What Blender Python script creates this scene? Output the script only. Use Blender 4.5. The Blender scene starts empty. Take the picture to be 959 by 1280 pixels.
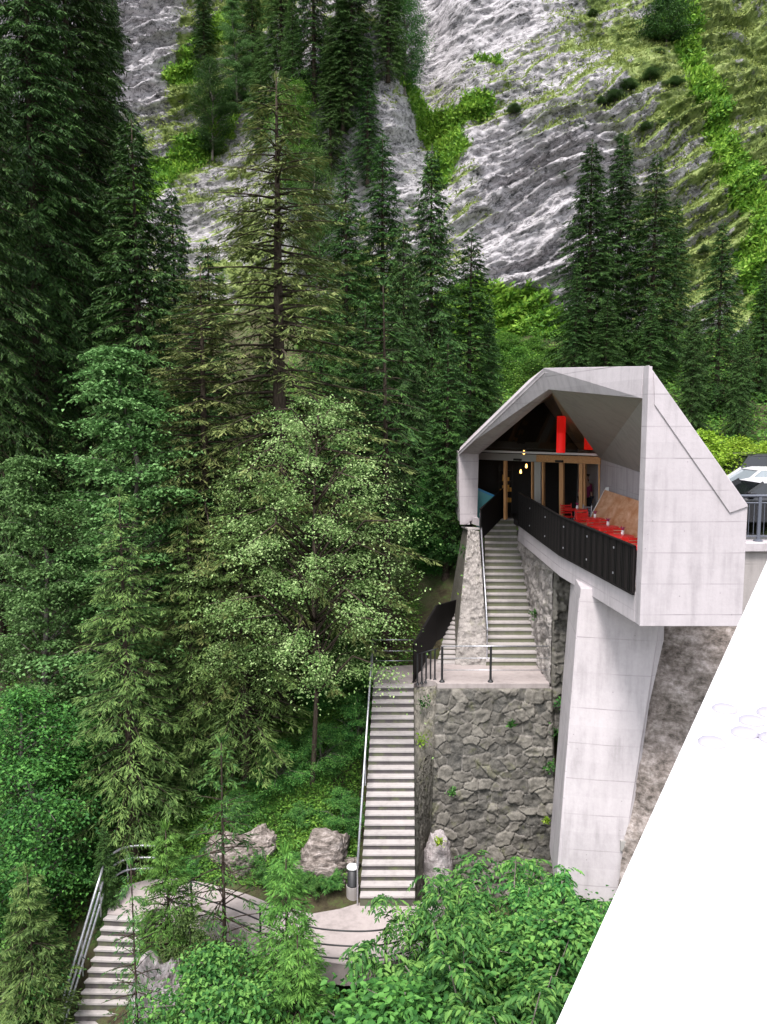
import bpy, bmesh, math, random
import numpy as np
from mathutils import Vector, Matrix
R = math.radians
random.seed(7)
sc = bpy.context.scene
col = sc.collection
F = 995.0; PITCH = R(6.2); CP, SP = math.cos(PITCH), math.sin(PITCH)

# ------------------------------------------------------------------ measuring helpers
def U(px, py, Y):
    """world point seen at (px,py) of the 959x1280 photograph at distance Y (camera at origin)"""
    a = (px-479.5)/F; b = (640-py)/F
    d = Vector((a, b*SP+CP, b*CP-SP))
    return d*(Y/d.y)
def Uz(px, py, z):
    a = (px-479.5)/F; b = (640-py)/F
    d = Vector((a, b*SP+CP, b*CP-SP))
    return d*(z/d.z)
def on_line(px, z, P, Q):
    """point of the vertical plane through P,Q at height z lying on picture column px"""
    a = (px-479.5)/F
    dx, dy = Q[0]-P[0], Q[1]-P[1]
    t = (a*(P[1]*CP - z*SP) - P[0])/(dx - a*dy*CP)
    return Vector((P[0]+t*dx, P[1]+t*dy, z))

# ------------------------------------------------------------------ noise
def _h(ix, iy, s):
    n = (ix.astype(np.int64)*374761393 + iy.astype(np.int64)*668265263 + s*982451653) & 0xffffffff
    n = ((n ^ (n >> 13))*1274126177) & 0xffffffff
    n = (n ^ (n >> 16)) & 0xffffffff
    return n/4294967295.0
def vnoise(x, y, s=0):
    x = np.asarray(x, float); y = np.asarray(y, float)
    ix = np.floor(x); iy = np.floor(y); fx = x-ix; fy = y-iy
    fx = fx*fx*(3-2*fx); fy = fy*fy*(3-2*fy)
    a = _h(ix, iy, s); b = _h(ix+1, iy, s); c = _h(ix, iy+1, s); d = _h(ix+1, iy+1, s)
    return (a*(1-fx)+b*fx)*(1-fy)+(c*(1-fx)+d*fx)*fy
def fbm(x, y, s=0, o=4):
    r = 0; a = .5; t = 0
    for i in range(o):
        r = r + a*vnoise(x*2**i+i*17.3, y*2**i-i*9.1, s+i*31); t += a; a *= .5
    return r/t
def sstep(a, b, x):
    t = np.clip((x-a)/(b-a), 0, 1); return t*t*(3-2*t)

# ------------------------------------------------------------------ object helpers
def tag(o, label=None, cat=None, group=None, kind=None):
    if label: o['label'] = label
    if cat: o['category'] = cat
    if group: o['group'] = group
    if kind: o['kind'] = kind
    return o
def empty(name, loc=(0,0,0), rz=0, label=None, cat=None, group=None):
    o = bpy.data.objects.new(name, None); col.objects.link(o)
    o.location = loc; o.rotation_euler = (0,0,rz); o.empty_display_size = .2
    return tag(o, label, cat, group)
def link(name, me, parent=None, local=False):
    o = bpy.data.objects.new(name, me); col.objects.link(o)
    if parent:
        o.parent = parent
        if not local: o.location = -Vector(parent.location)   # mesh was given in world coordinates
    return o
def pydata(name, V, Fc, mats, parent=None, smooth=False, local=False, midx=None):
    me = bpy.data.meshes.new(name); me.from_pydata([tuple(v) for v in V], [], Fc); 
    for m in (mats if isinstance(mats, (list, tuple)) else [mats]): me.materials.append(m)
    if midx:
        for p, i in zip(me.polygons, midx): p.material_index = i
    if smooth: me.polygons.foreach_set('use_smooth', [True]*len(me.polygons))
    me.update()
    return link(name, me, parent, local)
class MB:
    """collects shapes for one mesh"""
    def __init__(s): s.V = []; s.F = []; s.I = []
    def add(s, V, Fc, mi=0):
        n = len(s.V); s.V += [tuple(v) for v in V]; s.F += [tuple(n+i for i in f) for f in Fc]; s.I += [mi]*len(Fc); return s
    def box(s, a, b, mi=0):
        x0,y0,z0 = a; x1,y1,z1 = b
        return s.add([(x0,y0,z0),(x1,y0,z0),(x1,y1,z0),(x0,y1,z0),(x0,y0,z1),(x1,y0,z1),(x1,y1,z1),(x0,y1,z1)],
              [(0,3,2,1),(4,5,6,7),(0,1,5,4),(1,2,6,5),(2,3,7,6),(3,0,4,7)], mi)
    def prism(s, poly, d, mi=0):
        """polygon extruded by the vector d"""
        n = len(poly); P = [Vector(p) for p in poly]; d = Vector(d)
        return s.add(P+[p+d for p in P], [tuple(range(n))[::-1], tuple(range(n, 2*n))]+[(i,(i+1)%n,n+(i+1)%n,n+i) for i in range(n)], mi)
    def bar(s, a, b, w, h=None, mi=0, up=(0,0,1)):
        """rectangular bar from a to b"""
        a = Vector(a); b = Vector(b); h = h or w; d = (b-a).normalized(); u = Vector(up)
        if abs(d.dot(u)) > .98: u = Vector((0,1,0))
        r = d.cross(u).normalized()*w/2; u = r.cross(d).normalized()*h/2
        c = [a-r-u, a+r-u, a+r+u, a-r+u]
        return s.prism(c, b-a, mi)
    def tube(s, pts, r, n=8, mi=0, r2=None):
        pts = [Vector(p) for p in pts]; V = []; Fc = []
        for i, p in enumerate(pts):
            d = (pts[min(i+1, len(pts)-1)]-pts[max(i-1, 0)]).normalized()
            u = Vector((0,0,1)) if abs(d.z) < .95 else Vector((1,0,0))
            x = d.cross(u).normalized(); y = x.cross(d)
            rr = r if r2 is None else r+(r2-r)*i/(len(pts)-1)
            for k in range(n):
                t = 2*math.pi*k/n; V.append(p+(x*math.cos(t)+y*math.sin(t))*rr)
        for i in range(len(pts)-1):
            for k in range(n): Fc.append((i*n+k, i*n+(k+1)%n, (i+1)*n+(k+1)%n, (i+1)*n+k))
        Fc.append(tuple(range(n))[::-1]); Fc.append(tuple(range((len(pts)-1)*n, len(pts)*n)))
        return s.add(V, Fc, mi)
    def lathe(s, c, prof, n=16, mi=0):
        c = Vector(c); V = []; Fc = []
        for r, z in prof:
            for k in range(n): V.append(c+Vector((r*math.cos(2*math.pi*k/n), r*math.sin(2*math.pi*k/n), z)))
        for i in range(len(prof)-1):
            for k in range(n): Fc.append((i*n+k, i*n+(k+1)%n, (i+1)*n+(k+1)%n, (i+1)*n+k))
        Fc.append(tuple(range(n))[::-1]); Fc.append(tuple(range((len(prof)-1)*n, len(prof)*n)))
        return s.add(V, Fc, mi)
    def build(s, name, mats, parent=None, smooth=False, local=False, bevel=0):
        me = bpy.data.meshes.new(name); me.from_pydata(s.V, [], s.F)
        for m in (mats if isinstance(mats, (list, tuple)) else [mats]): me.materials.append(m)
        me.polygons.foreach_set('material_index', s.I)
        bm = bmesh.new(); bm.from_mesh(me); bmesh.ops.recalc_face_normals(bm, faces=bm.faces[:]); bm.to_mesh(me); bm.free()
        if smooth: me.polygons.foreach_set('use_smooth', [True]*len(me.polygons))
        me.update()
        o = link(name, me, parent, local)
        if bevel:
            b = o.modifiers.new('bevel', 'BEVEL'); b.width = bevel; b.segments = 2; b.limit_method = 'ANGLE'
        return o
def quads(name, V, Q, mat, attrs=None, smooth=False):
    """fast mesh from numpy arrays, Q is (n,4)"""
    me = bpy.data.meshes.new(name); n = len(Q)
    me.vertices.add(len(V)); me.vertices.foreach_set('co', np.ascontiguousarray(V, dtype=np.float32).ravel())
    me.loops.add(n*4); me.loops.foreach_set('vertex_index', np.ascontiguousarray(Q, dtype=np.int32).ravel())
    me.polygons.add(n); me.polygons.foreach_set('loop_start', np.arange(0, n*4, 4, dtype=np.int32))
    me.polygons.foreach_set('loop_total', np.full(n, 4, dtype=np.int32))
    if smooth: me.polygons.foreach_set('use_smooth', np.ones(n, dtype=bool))
    for m in (mat if isinstance(mat, (list, tuple)) else [mat]): me.materials.append(m)
    me.update(); me.validate()
    for k, v in (attrs or {}).items():
        a = me.attributes.new(k, 'FLOAT', 'POINT'); a.data.foreach_set('value', np.ascontiguousarray(v, dtype=np.float32).ravel())
    return me
def gridQ(nu, nv):
    i = np.arange(nu-1)[:, None]*nv + np.arange(nv-1)[None, :]
    return np.stack([i, i+nv, i+nv+1, i+1], -1).reshape(-1, 4)

# ------------------------------------------------------------------ materials
def mat(name, color=(.5,.5,.5), rough=.6, metal=0, spec=.5):
    m = bpy.data.materials.new(name); m.use_nodes = True
    b = m.node_tree.nodes['Principled BSDF']
    b.inputs['Base Color'].default_value = (*color, 1); b.inputs['Roughness'].default_value = rough
    b.inputs['Metallic'].default_value = metal; b.inputs['Specular IOR Level'].default_value = spec
    return m
class N:
    def __init__(s, m): s.m = m; s.t = m.node_tree; s.b = s.t.nodes['Principled BSDF']
    def n(s, typ, **kw):
        x = s.t.nodes.new(typ)
        for k, v in kw.items(): setattr(x, k, v)
        return x
    def l(s, a, b): s.t.links.new(a, b)
    def coord(s, kind='Object'): return s.n('ShaderNodeTexCoord').outputs[kind]
    def pos(s): return s.n('ShaderNodeNewGeometry').outputs['Position']
    def mapping(s, v, scale=(1,1,1), rot=(0,0,0)):
        x = s.n('ShaderNodeMapping'); x.inputs['Scale'].default_value = scale; x.inputs['Rotation'].default_value = rot
        s.l(v, x.inputs['Vector']); return x.outputs[0]
    def noise(s, v, scale, detail=5, rough=.6, dist=0):
        x = s.n('ShaderNodeTexNoise'); x.inputs['Scale'].default_value = scale; x.inputs['Detail'].default_value = detail
        x.inputs['Roughness'].default_value = rough; x.inputs['Distortion'].default_value = dist
        s.l(v, x.inputs['Vector']); return x.outputs['Fac']
    def ramp(s, f, stops):
        x = s.n('ShaderNodeValToRGB'); e = x.color_ramp.elements
        while len(e) < len(stops): e.new(.5)
        for i, (p, c) in enumerate(stops):
            e[i].position = p; e[i].color = (*c, 1) if len(c) == 3 else c
        s.l(f, x.inputs[0]); return x.outputs[0]
    def mix(s, f, a, b, mode='MIX'):
        x = s.n('ShaderNodeMix', data_type='RGBA', blend_type=mode)
        for k, v in ((0, f), (6, a), (7, b)):
            if isinstance(v, (int, float)): x.inputs[k].default_value = v
            elif isinstance(v, tuple): x.inputs[k].default_value = (*v, 1)
            else: s.l(v, x.inputs[k])
        return x.outputs[2]
    def math(s, op, a, b=None, c=None, clamp=False):
        x = s.n('ShaderNodeMath', operation=op); x.use_clamp = clamp
        for k, v in enumerate((a, b, c)):
            if v is None: continue
            if isinstance(v, (int, float)): x.inputs[k].default_value = v
            else: s.l(v, x.inputs[k])
        return x.outputs[0]
    def attr(s, name): return s.n('ShaderNodeAttribute', attribute_name=name).outputs['Fac']
    def bump(s, h, strength=.3, dist=.05):
        x = s.n('ShaderNodeBump'); x.inputs['Strength'].default_value = strength; x.inputs['Distance'].default_value = dist
        s.l(h, x.inputs['Height']); s.l(x.outputs[0], s.b.inputs['Normal'])
    def color(s, c): s.l(c, s.b.inputs['Base Color'])

def concrete(name, c, seam=.62, seamdark=.72, stain=.5, moss=0.0):
    m = mat(name, c, .8, spec=.25); q = N(m); P = q.pos()
    big = q.noise(P, .9, 4, .6); fine = q.noise(P, 14, 6, .7); streak = q.noise(q.mapping(P, (3.5,3.5,.35)), 1.6, 5, .6)
    k = q.math('ADD', q.math('MULTIPLY', big, .5), q.math('MULTIPLY', streak, .5))
    d = tuple(v*(1-.38*stain) for v in c); h = tuple(min(1, v*(1+.16*stain)) for v in c)
    base = q.ramp(k, [(.36, d), (.5, c), (.64, h)])
    base = q.mix(.22, base, q.ramp(fine, [(.3, d), (.7, h)]))
    if seam:
        sep = q.n('ShaderNodeSeparateXYZ'); q.l(P, sep.inputs[0])
        w = q.math('MULTIPLY', q.noise(P, .7, 2), .03)
        z = q.math('DIVIDE', q.math('ADD', sep.outputs[2], w), seam)
        fr = q.math('ABSOLUTE', q.math('SUBTRACT', q.math('FRACT', z), .5))
        line = q.math('GREATER_THAN', fr, .5-.011/seam)
        line = q.math('MULTIPLY', line, q.math('MULTIPLY_ADD', big, 3.0, -1.1, clamp=True))
        lift = q.n('ShaderNodeTexWhiteNoise', noise_dimensions='1D'); q.l(q.math('FLOOR', q.math('ADD', z, .5)), lift.inputs['W'])
        base = q.mix(.14, base, q.ramp(lift.outputs[0], [(0, tuple(v*.6 for v in c)), (1, tuple(min(1, v*1.35) for v in c))]))
        base = q.mix(line, base, tuple(v*seamdark*.75 for v in c))
        vor = q.n('ShaderNodeTexVoronoi'); vor.inputs['Scale'].default_value = 3.4; q.l(P, vor.inputs['Vector'])
        pit = q.math('LESS_THAN', vor.outputs['Distance'], .045)
        base = q.mix(q.math('MULTIPLY', pit, .6), base, tuple(v*.4 for v in c))
    if moss:
        mm = q.ramp(q.noise(P, 2.3, 6, .7), [(.5-.12*moss, (0,0,0)), (.75, (1,1,1))])
        base = q.mix(mm, base, (.13,.15,.07))
    q.color(base); q.bump(q.math('ADD', fine, q.math('MULTIPLY', streak, .5)), .25, .02)
    return m
M = {}
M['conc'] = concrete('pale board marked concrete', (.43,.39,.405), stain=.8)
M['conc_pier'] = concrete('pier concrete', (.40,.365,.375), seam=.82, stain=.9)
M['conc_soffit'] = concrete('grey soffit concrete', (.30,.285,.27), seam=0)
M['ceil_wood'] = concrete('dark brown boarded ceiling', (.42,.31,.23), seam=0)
M['conc_wall'] = concrete('weathered retaining concrete', (.34,.31,.30), seam=1.1, stain=.8)
M['path'] = concrete('trodden concrete path', (.34,.295,.285), seam=0, stain=.8)
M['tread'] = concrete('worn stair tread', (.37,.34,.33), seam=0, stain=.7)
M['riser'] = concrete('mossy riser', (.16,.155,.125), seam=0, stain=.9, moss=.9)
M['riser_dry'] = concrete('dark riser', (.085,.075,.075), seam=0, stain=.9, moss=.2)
M['black'] = mat('black painted steel', (.010,.009,.009), .7, 0, .15)
q = N(M['black']); w = q.n('ShaderNodeTexWave', wave_type='BANDS', bands_direction='Y'); w.inputs['Scale'].default_value = 4.5; q.l(q.pos(), w.inputs['Vector'])
q.color(q.ramp(w.outputs['Fac'], [(.35, (.003,.003,.003)), (.65, (.017,.014,.014))]))
M['steel'] = mat('galvanised steel', (.46,.46,.50), .4, .75)
q = N(M['steel']); q.color(q.ramp(q.noise(q.pos(), 20), [(.3, (.36,.36,.40)), (.7, (.6,.6,.64))]))
M['bolt'] = mat('galvanised bolt', (.36,.34,.40), .5, .2)
M['darksteel'] = mat('dark grey steel', (.02,.02,.022), .5, .2)
M['rail_grey'] = mat('blue grey rail', (.12,.13,.16), .45, .4)
M['white_steel'] = mat('white gloss paint', (.86,.86,.86), .35)
q = N(M['white_steel']); q.color(q.ramp(q.noise(q.pos(), 6), [(.3, (.84,.84,.84)), (.7, (.88,.88,.88))]))
def wood(name, a, b, sc_=(1,1,1)):
    m = mat(name, a, .45); q = N(m)
    g = q.noise(q.mapping(q.pos(), sc_), 6, 6, .6, .4); q.color(q.ramp(g, [(.3, a), (.7, b)])); q.bump(g, .1, .01); return m
M['wood'] = wood('larch joinery', (.42,.20,.075), (.62,.35,.16), (4,4,.4))
M['wood_h'] = wood('larch beam', (.42,.20,.075), (.62,.35,.16), (.4,4,4))
M['bench_wood'] = wood('worn bench board', (.45,.17,.06), (.72,.45,.30), (.7,.4,.9))
M['grey_post_beam_glare'] = mat('grey post and painted beam glare', (.5,.47,.45), .3, .5)  # grey of the wide post; on the beam it is painted sun reflection
M['red'] = mat('red enamel', (.72,.018,.018), .4); q = N(M['red']); q.color(q.ramp(q.noise(q.pos(), 9), [(.3,(.6,.012,.012)), (.7,(.8,.03,.025))]))
M['red_lamp'] = mat('red fabric lampshade', (.75,.01,.01), .7)
b = M['red_lamp'].node_tree.nodes['Principled BSDF']; b.inputs['Emission Color'].default_value = (1,.015,.01,1); b.inputs['Emission Strength'].default_value = .12
M['bulb'] = mat('warm lamp', (1,.6,.2), .4)
b = M['bulb'].node_tree.nodes['Principled BSDF']; b.inputs['Emission Color'].default_value = (1,.5,.12,1); b.inputs['Emission Strength'].default_value = 2.5
M['white'] = mat('white paint', (.75,.74,.74), .5)
M['teal'] = mat('turquoise glass panel', (.13,.38,.40), .15)
M['blue'] = mat('blue edge strip', (.03,.25,.5), .4)
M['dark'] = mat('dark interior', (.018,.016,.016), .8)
M['shelf'] = mat('yellow goods', (.6,.3,.04), .6)
M['magenta'] = mat('magenta knit', (.30,.03,.12), .9)
M['skin'] = mat('skin', (.5,.3,.22), .6); M['hair'] = mat('dark hair', (.02,.012,.008), .7); M['trouser'] = mat('dark trousers', (.02,.02,.03), .9)
# glass: dim clear pane
def glass(name, tint, refl=.12):
    m = bpy.data.materials.new(name); m.use_nodes = True; t = m.node_tree; t.nodes.clear()
    o = t.nodes.new('ShaderNodeOutputMaterial'); tr = t.nodes.new('ShaderNodeBsdfTransparent'); tr.inputs[0].default_value = (*tint, 1)
    g = t.nodes.new('ShaderNodeBsdfGlossy'); g.inputs['Roughness'].default_value = .02
    lw = t.nodes.new('ShaderNodeLayerWeight'); lw.inputs[0].default_value = refl
    mx = t.nodes.new('ShaderNodeMixShader'); t.links.new(lw.outputs['Fresnel'], mx.inputs[0]); t.links.new(tr.outputs[0], mx.inputs[1]); t.links.new(g.outputs[0], mx.inputs[2]); t.links.new(mx.outputs[0], o.inputs[0]); return m
M['glass'] = glass('window glass', (.93,.93,.93), .05)
M['car_glass'] = mat('car window', (.008,.009,.011), .05, 0, .8)
M['car_glass_pale'] = mat('car windscreen', (.22,.25,.27), .06, 0, 1)
M['tyre'] = mat('tyre', (.012,.012,.012), .9); M['rim'] = mat('wheel rim', (.4,.4,.42), .3, .9)
M['asphalt'] = mat('asphalt', (.055,.055,.058), .9); q = N(M['asphalt']); q.color(q.ramp(q.noise(q.pos(), 25, 6), [(.3,(.04,.04,.042)),(.7,(.07,.07,.072))]))
# bark
def bark(name, a, b):
    m = mat(name, a, .95, spec=.1); q = N(m); n_ = q.noise(q.mapping(q.coord(), (7,7,1.4)), 3, 6, .7)
    q.color(q.ramp(n_, [(.35, a), (.65, b)])); q.bump(n_, .7, .06); return m
M['bark'] = bark('spruce bark', (.028,.020,.015), (.085,.066,.052))
M['bark_grey'] = bark('grey bark', (.07,.06,.05), (.22,.20,.17))
# foliage
def leaf(name, dark, mid, light, trans=.3, scale=.5, rough=.5):
    m = mat(name, mid, .62, spec=.22); q = N(m); t = q.t
    isl = q.n('ShaderNodeNewGeometry').outputs['Random Per Island']
    obj = q.n('ShaderNodeObjectInfo').outputs['Random']
    cl = q.noise(q.coord(), scale, 3, .6)
    k = q.math('ADD', q.math('MULTIPLY', isl, .5), q.math('MULTIPLY', q.math('SUBTRACT', cl, .22), .9))
    c = q.ramp(k, [(.16, dark), (.46, mid), (.78, light)])
    hs = q.n('ShaderNodeHueSaturation'); q.l(c, hs.inputs['Color']); hs.inputs['Saturation'].default_value = 1.08
    q.l(q.math('MULTIPLY_ADD', obj, .014, .489), hs.inputs['Hue']); q.l(q.math('MULTIPLY_ADD', obj, .4, 1.1), hs.inputs['Value'])
    c = hs.outputs[0]
    q.color(c)
    tr = q.n('ShaderNodeBsdfTranslucent'); q.l(c, tr.inputs[0])
    mx = q.n('ShaderNodeMixShader'); mx.inputs[0].default_value = trans
    out = t.nodes['Material Output']; q.l(q.b.outputs[0], mx.inputs[1]); q.l(tr.outputs[0], mx.inputs[2]); q.l(mx.outputs[0], out.inputs[0])
    return m
M['n_dark'] = leaf('dark spruce needles', (.008,.019,.006), (.021,.049,.014), (.062,.12,.034), .15)
M['n_fir'] = leaf('fir needles', (.009,.026,.009), (.024,.062,.018), (.068,.14,.036), .18)
M['n_olive'] = leaf('olive spruce needles', (.026,.040,.013), (.070,.098,.032), (.18,.205,.08), .2)
M['n_larch'] = leaf('larch needles', (.030,.060,.018), (.070,.12,.038), (.145,.215,.07), .25)
M['n_young'] = leaf('young spruce needles', (.03,.075,.018), (.065,.15,.035), (.13,.25,.06), .3)
M['l_maple'] = leaf('maple leaves', (.014,.038,.010), (.052,.115,.034), (.16,.27,.11), .3)
M['l_birch'] = leaf('pale birch leaves', (.05,.115,.03), (.145,.245,.085), (.33,.44,.21), .35, .8)
M['l_green'] = leaf('bright shrub leaves', (.012,.048,.014), (.045,.135,.036), (.15,.29,.08), .35, 1.6)
M['l_under'] = leaf('undergrowth leaves', (.012,.045,.013), (.035,.11,.028), (.09,.22,.055), .3, 1.2)
M['l_yellow'] = leaf('yellow green leaves', (.08,.15,.02), (.17,.28,.04), (.30,.42,.08), .35)
M['l_cliff'] = leaf('gully plant leaves', (.035,.095,.018), (.095,.19,.032), (.20,.31,.06), .3, .3)
M['l_cliffdark'] = leaf('ledge bush leaves', (.012,.03,.012), (.03,.065,.022), (.07,.12,.035), .3)
M['l_bank'] = leaf('bank plant leaves', (.02,.06,.012), (.06,.14,.03), (.15,.26,.055), .3, .7)
M['n_mid'] = leaf('mid green needles', (.016,.042,.012), (.045,.095,.028), (.11,.19,.06), .2)
M['l_moss'] = leaf('ledge grass', (.05,.07,.02), (.12,.155,.045), (.22,.25,.09), .3, .3)
# stone masonry using vertex attributes
def masonry(name, tones, mortar, mossy=.3):
    m = mat(name, (.2,.2,.2), .85, spec=.3); q = N(m); P = q.pos()
    c = q.ramp(q.attr('cell'), [(i/(len(tones)-1), t) for i, t in enumerate(tones)])
    f = q.noise(P, 7, 7, .75); f2 = q.noise(P, 1.1, 4)
    c = q.mix(.40, c, q.ramp(f, [(.3, tuple(v*.35 for v in tones[0])), (.7, tuple(v*1.6 for v in tones[-1]))]))
    mk = q.math('MULTIPLY', q.attr('mortar'), q.ramp(f2, [(.42, (.05,)*3), (.66, (1,1,1))]))
    c = q.mix(mk, c, mortar)
    ms = q.math('MULTIPLY', q.ramp(q.noise(P, 2.4, 6, .7), [(.56, (0,0,0)), (.70, (1,1,1))]), mossy)
    c = q.mix(ms, c, (.12,.13,.045)); q.color(c); q.bump(f, .6, .04); return m
M['stone_dark'] = masonry('dark rubble masonry', [(.028,.029,.029), (.058,.054,.047), (.10,.092,.08), (.20,.185,.16)], (.26,.24,.22), .5)
M['stone_pale'] = masonry('pale rubble masonry', [(.13,.12,.11), (.22,.20,.19), (.34,.31,.29)], (.40,.36,.34), .35)
M['stone_mid'] = masonry('lichened rubble masonry', [(.09,.085,.07), (.15,.14,.12), (.22,.20,.17)], (.24,.22,.19), .8)
# rock
def rock(name, a, b, c_):
    m = mat(name, b, .85, spec=.3); q = N(m); P = q.pos()
    k = q.noise(q.mapping(P, (.7,1,1.8), (0,R(-25),0)), 2.6, 9, .75); k2 = q.noise(P, 9, 6, .7)
    c = q.ramp(q.math('ADD', q.math('MULTIPLY', k, .65), q.math('MULTIPLY', k2, .35)), [(.38, a), (.5, b), (.62, c_)])
    q.color(c); q.bump(k, .8, .12); return m
M['rock'] = rock('lilac grey rock', (.06,.05,.042), (.22,.185,.165), (.42,.37,.35))
M['rock_pink'] = rock('pale bare rock', (.20,.17,.165), (.36,.32,.32), (.50,.46,.46))

# ------------------------------------------------------------------ camera, light
cam = bpy.data.cameras.new('camera'); co = bpy.data.objects.new('camera', cam); col.objects.link(co)
co.location = (0,0,0); co.rotation_euler = (R(90)-PITCH, 0, 0)
cam.sensor_fit = 'VERTICAL'; cam.sensor_height = 36; cam.lens = 36*F/1280; cam.clip_end = 2000; cam.clip_start = .05
sc.camera = co
W = bpy.data.worlds.new('World'); sc.world = W; W.use_nodes = True; wt = W.node_tree
sky = wt.nodes.new('ShaderNodeTexSky'); sky.sky_type = 'NISHITA'; sky.sun_disc = False
SUN_EL, SUN_AZ = R(62), R(200)          # azimuth clockwise from +Y : behind the viewer, slightly left
sky.sun_elevation = SUN_EL; sky.sun_rotation = SUN_AZ; sky.altitude = 900; sky.dust_density = 4
hs = wt.nodes.new('ShaderNodeHueSaturation'); hs.inputs['Saturation'].default_value = .3
wt.links.new(sky.outputs[0], hs.inputs['Color']); bg = wt.nodes['Background']; wt.links.new(hs.outputs[0], bg.inputs[0]); bg.inputs[1].default_value = .15
sl = bpy.data.lights.new('sun', 'SUN'); so = bpy.data.objects.new('sun', sl); col.objects.link(so)
sl.energy = 1.7; sl.angle = R(16); sl.color = (1,.95,.92)
sd = Vector((math.sin(SUN_AZ)*math.cos(SUN_EL), math.cos(SUN_AZ)*math.cos(SUN_EL), math.sin(SUN_EL)))
so.rotation_euler = sd.to_track_quat('Z', 'Y').to_euler()
sc.view_settings.view_transform = 'Standard'; sc.view_settings.look = 'None'; sc.view_settings.gamma = 1; sc.view_settings.exposure = 1.56
sc.cycles.max_bounces = 4; sc.cycles.diffuse_bounces = 3; sc.cycles.transparent_max_bounces = 8

# ------------------------------------------------------------------ terrain
CPT = [(-6,19,-12.3),(-3,19,-12.2),(0,18,-12.2),(1,18.6,-12.2),(-4,16.2,-13.2),(-2,15.2,-13.4),(0,15,-13.6),(3,16,-13.2),(5,16,-13),(7,14,-13),
 (-6,12,-16),(0,11,-15.5),(5,10,-15),(-10,14,-17),(-7.6,18.3,-12.9),(-7,15.5,-15.2),(-9.5,18,-14.8),(-12,20,-15),(-14,24,-13),(-10,25,-12.5),(-20,22,-14),(-30,24,-12),
 (-5,20.6,-11.6),(-2.5,20.4,-11.5),(-2,22,-10.5),(-4.5,22.5,-10.8),(-2,24,-9.2),(-1.4,25,-8.6),(-4,25.5,-9.6),(-7,25,-11),(0,26,-8.2),(0,22,-11.5),(2,31,-6),(-5,30,-7),(-12,30,-9),(-20,32,-7),
 (-20,40,-1.5),(-8,40,-2),(0,40,-1.5),(8,42,0),(-28,38,-1.5),(0,52,4),(8,52,4.5),(-20,52,4),(20,50,4),(38,50,5),(-40,50,4),
 (9.2,20,-3.1),(9.2,24,-3.1),(9,31,-3.1),(15,20.4,-3.1),(15,31,-3.1),(25,21,-3.1),(25,31,-3.1),(35,25,-3.1),(12,36,-1.2),(24,38,0),
 (4,25,-9),(4,29,-6.2),(2,26,-9),(3,33,-4.5),(6,33,-4),(6,20,-8),(6.3,24,-6.5),(9,17,-9),(15,16,-9),(25,16,-9),(2,21.5,-13.8),(3.5,21.5,-14.2),(5,21.5,-14),(5,18.8,-13.4),(2.2,19.6,-13.2),(6.3,19,-13),
 (-40,10,-18),(40,5,-14),(0,2,-17),(-20,5,-20),(20,2,-16)]
CA = np.array(CPT, float); _n = len(CA)
_D = np.hypot(CA[:,None,0]-CA[None,:,0], CA[:,None,1]-CA[None,:,1])
_A = np.zeros((_n+3,_n+3)); _A[:_n,:_n] = -_D + np.eye(_n)*-.02; _A[:_n,_n] = 1; _A[:_n,_n+1:] = CA[:,:2]; _A[_n:,:_n] = _A[:_n,_n:].T
_w = np.linalg.solve(_A, np.r_[CA[:,2], 0,0,0])
def ground(x, y):
    x = np.asarray(x, float); y = np.asarray(y, float); r = _w[_n]+_w[_n+1]*x+_w[_n+2]*y
    for i in range(_n): r = r - _w[i]*np.hypot(x-CA[i,0], y-CA[i,1])
    r = r + (fbm(x*.5, y*.5, 3)-.5)*.9*sstep(21, 30, y)*sstep(9.5, 7.5, np.where(y < 35, x, 0)) + (fbm(x*2, y*2, 9)-.5)*.25*sstep(8.5, 7, np.where(y < 33, x, 0))
    return r
def gz(x, y): return float(ground(np.array([x]), np.array([y]))[0])
M['ground'] = mat('forest floor', (.05,.07,.03), .95, spec=.1); q = N(M['ground']); P = q.pos()
n1 = q.noise(P, .35, 5, .6); n2 = q.noise(P, 3, 7, .75)
c = q.ramp(n2, [(.3, (.018,.016,.010)), (.5, (.06,.05,.03)), (.7, (.07,.11,.03))])
c2 = q.ramp(n2, [(.3, (.10,.075,.055)), (.6, (.06,.09,.03)), (.7, (.10,.19,.04))])
q.color(q.mix(q.ramp(n1, [(.45, (0,0,0)), (.6, (1,1,1))]), c, c2)); q.bump(n2, .8, .1)
ys = np.r_[np.arange(0, 34, .22), np.arange(34, 62, .6)]; xs = np.r_[np.arange(-60, -16, 1.0), np.arange(-16, 12, .25), np.arange(12, 62, 1.0)]
X, Y = np.meshgrid(xs, ys, indexing='ij'); Z = ground(X, Y)
me = quads('ground', np.stack([X, Y, Z], -1).reshape(-1, 3), gridQ(len(xs), len(ys))[:, ::1], M['ground'], smooth=True)
tag(link('ground', me), 'steep forest floor of soil, moss and grass', None, kind='structure')

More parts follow.
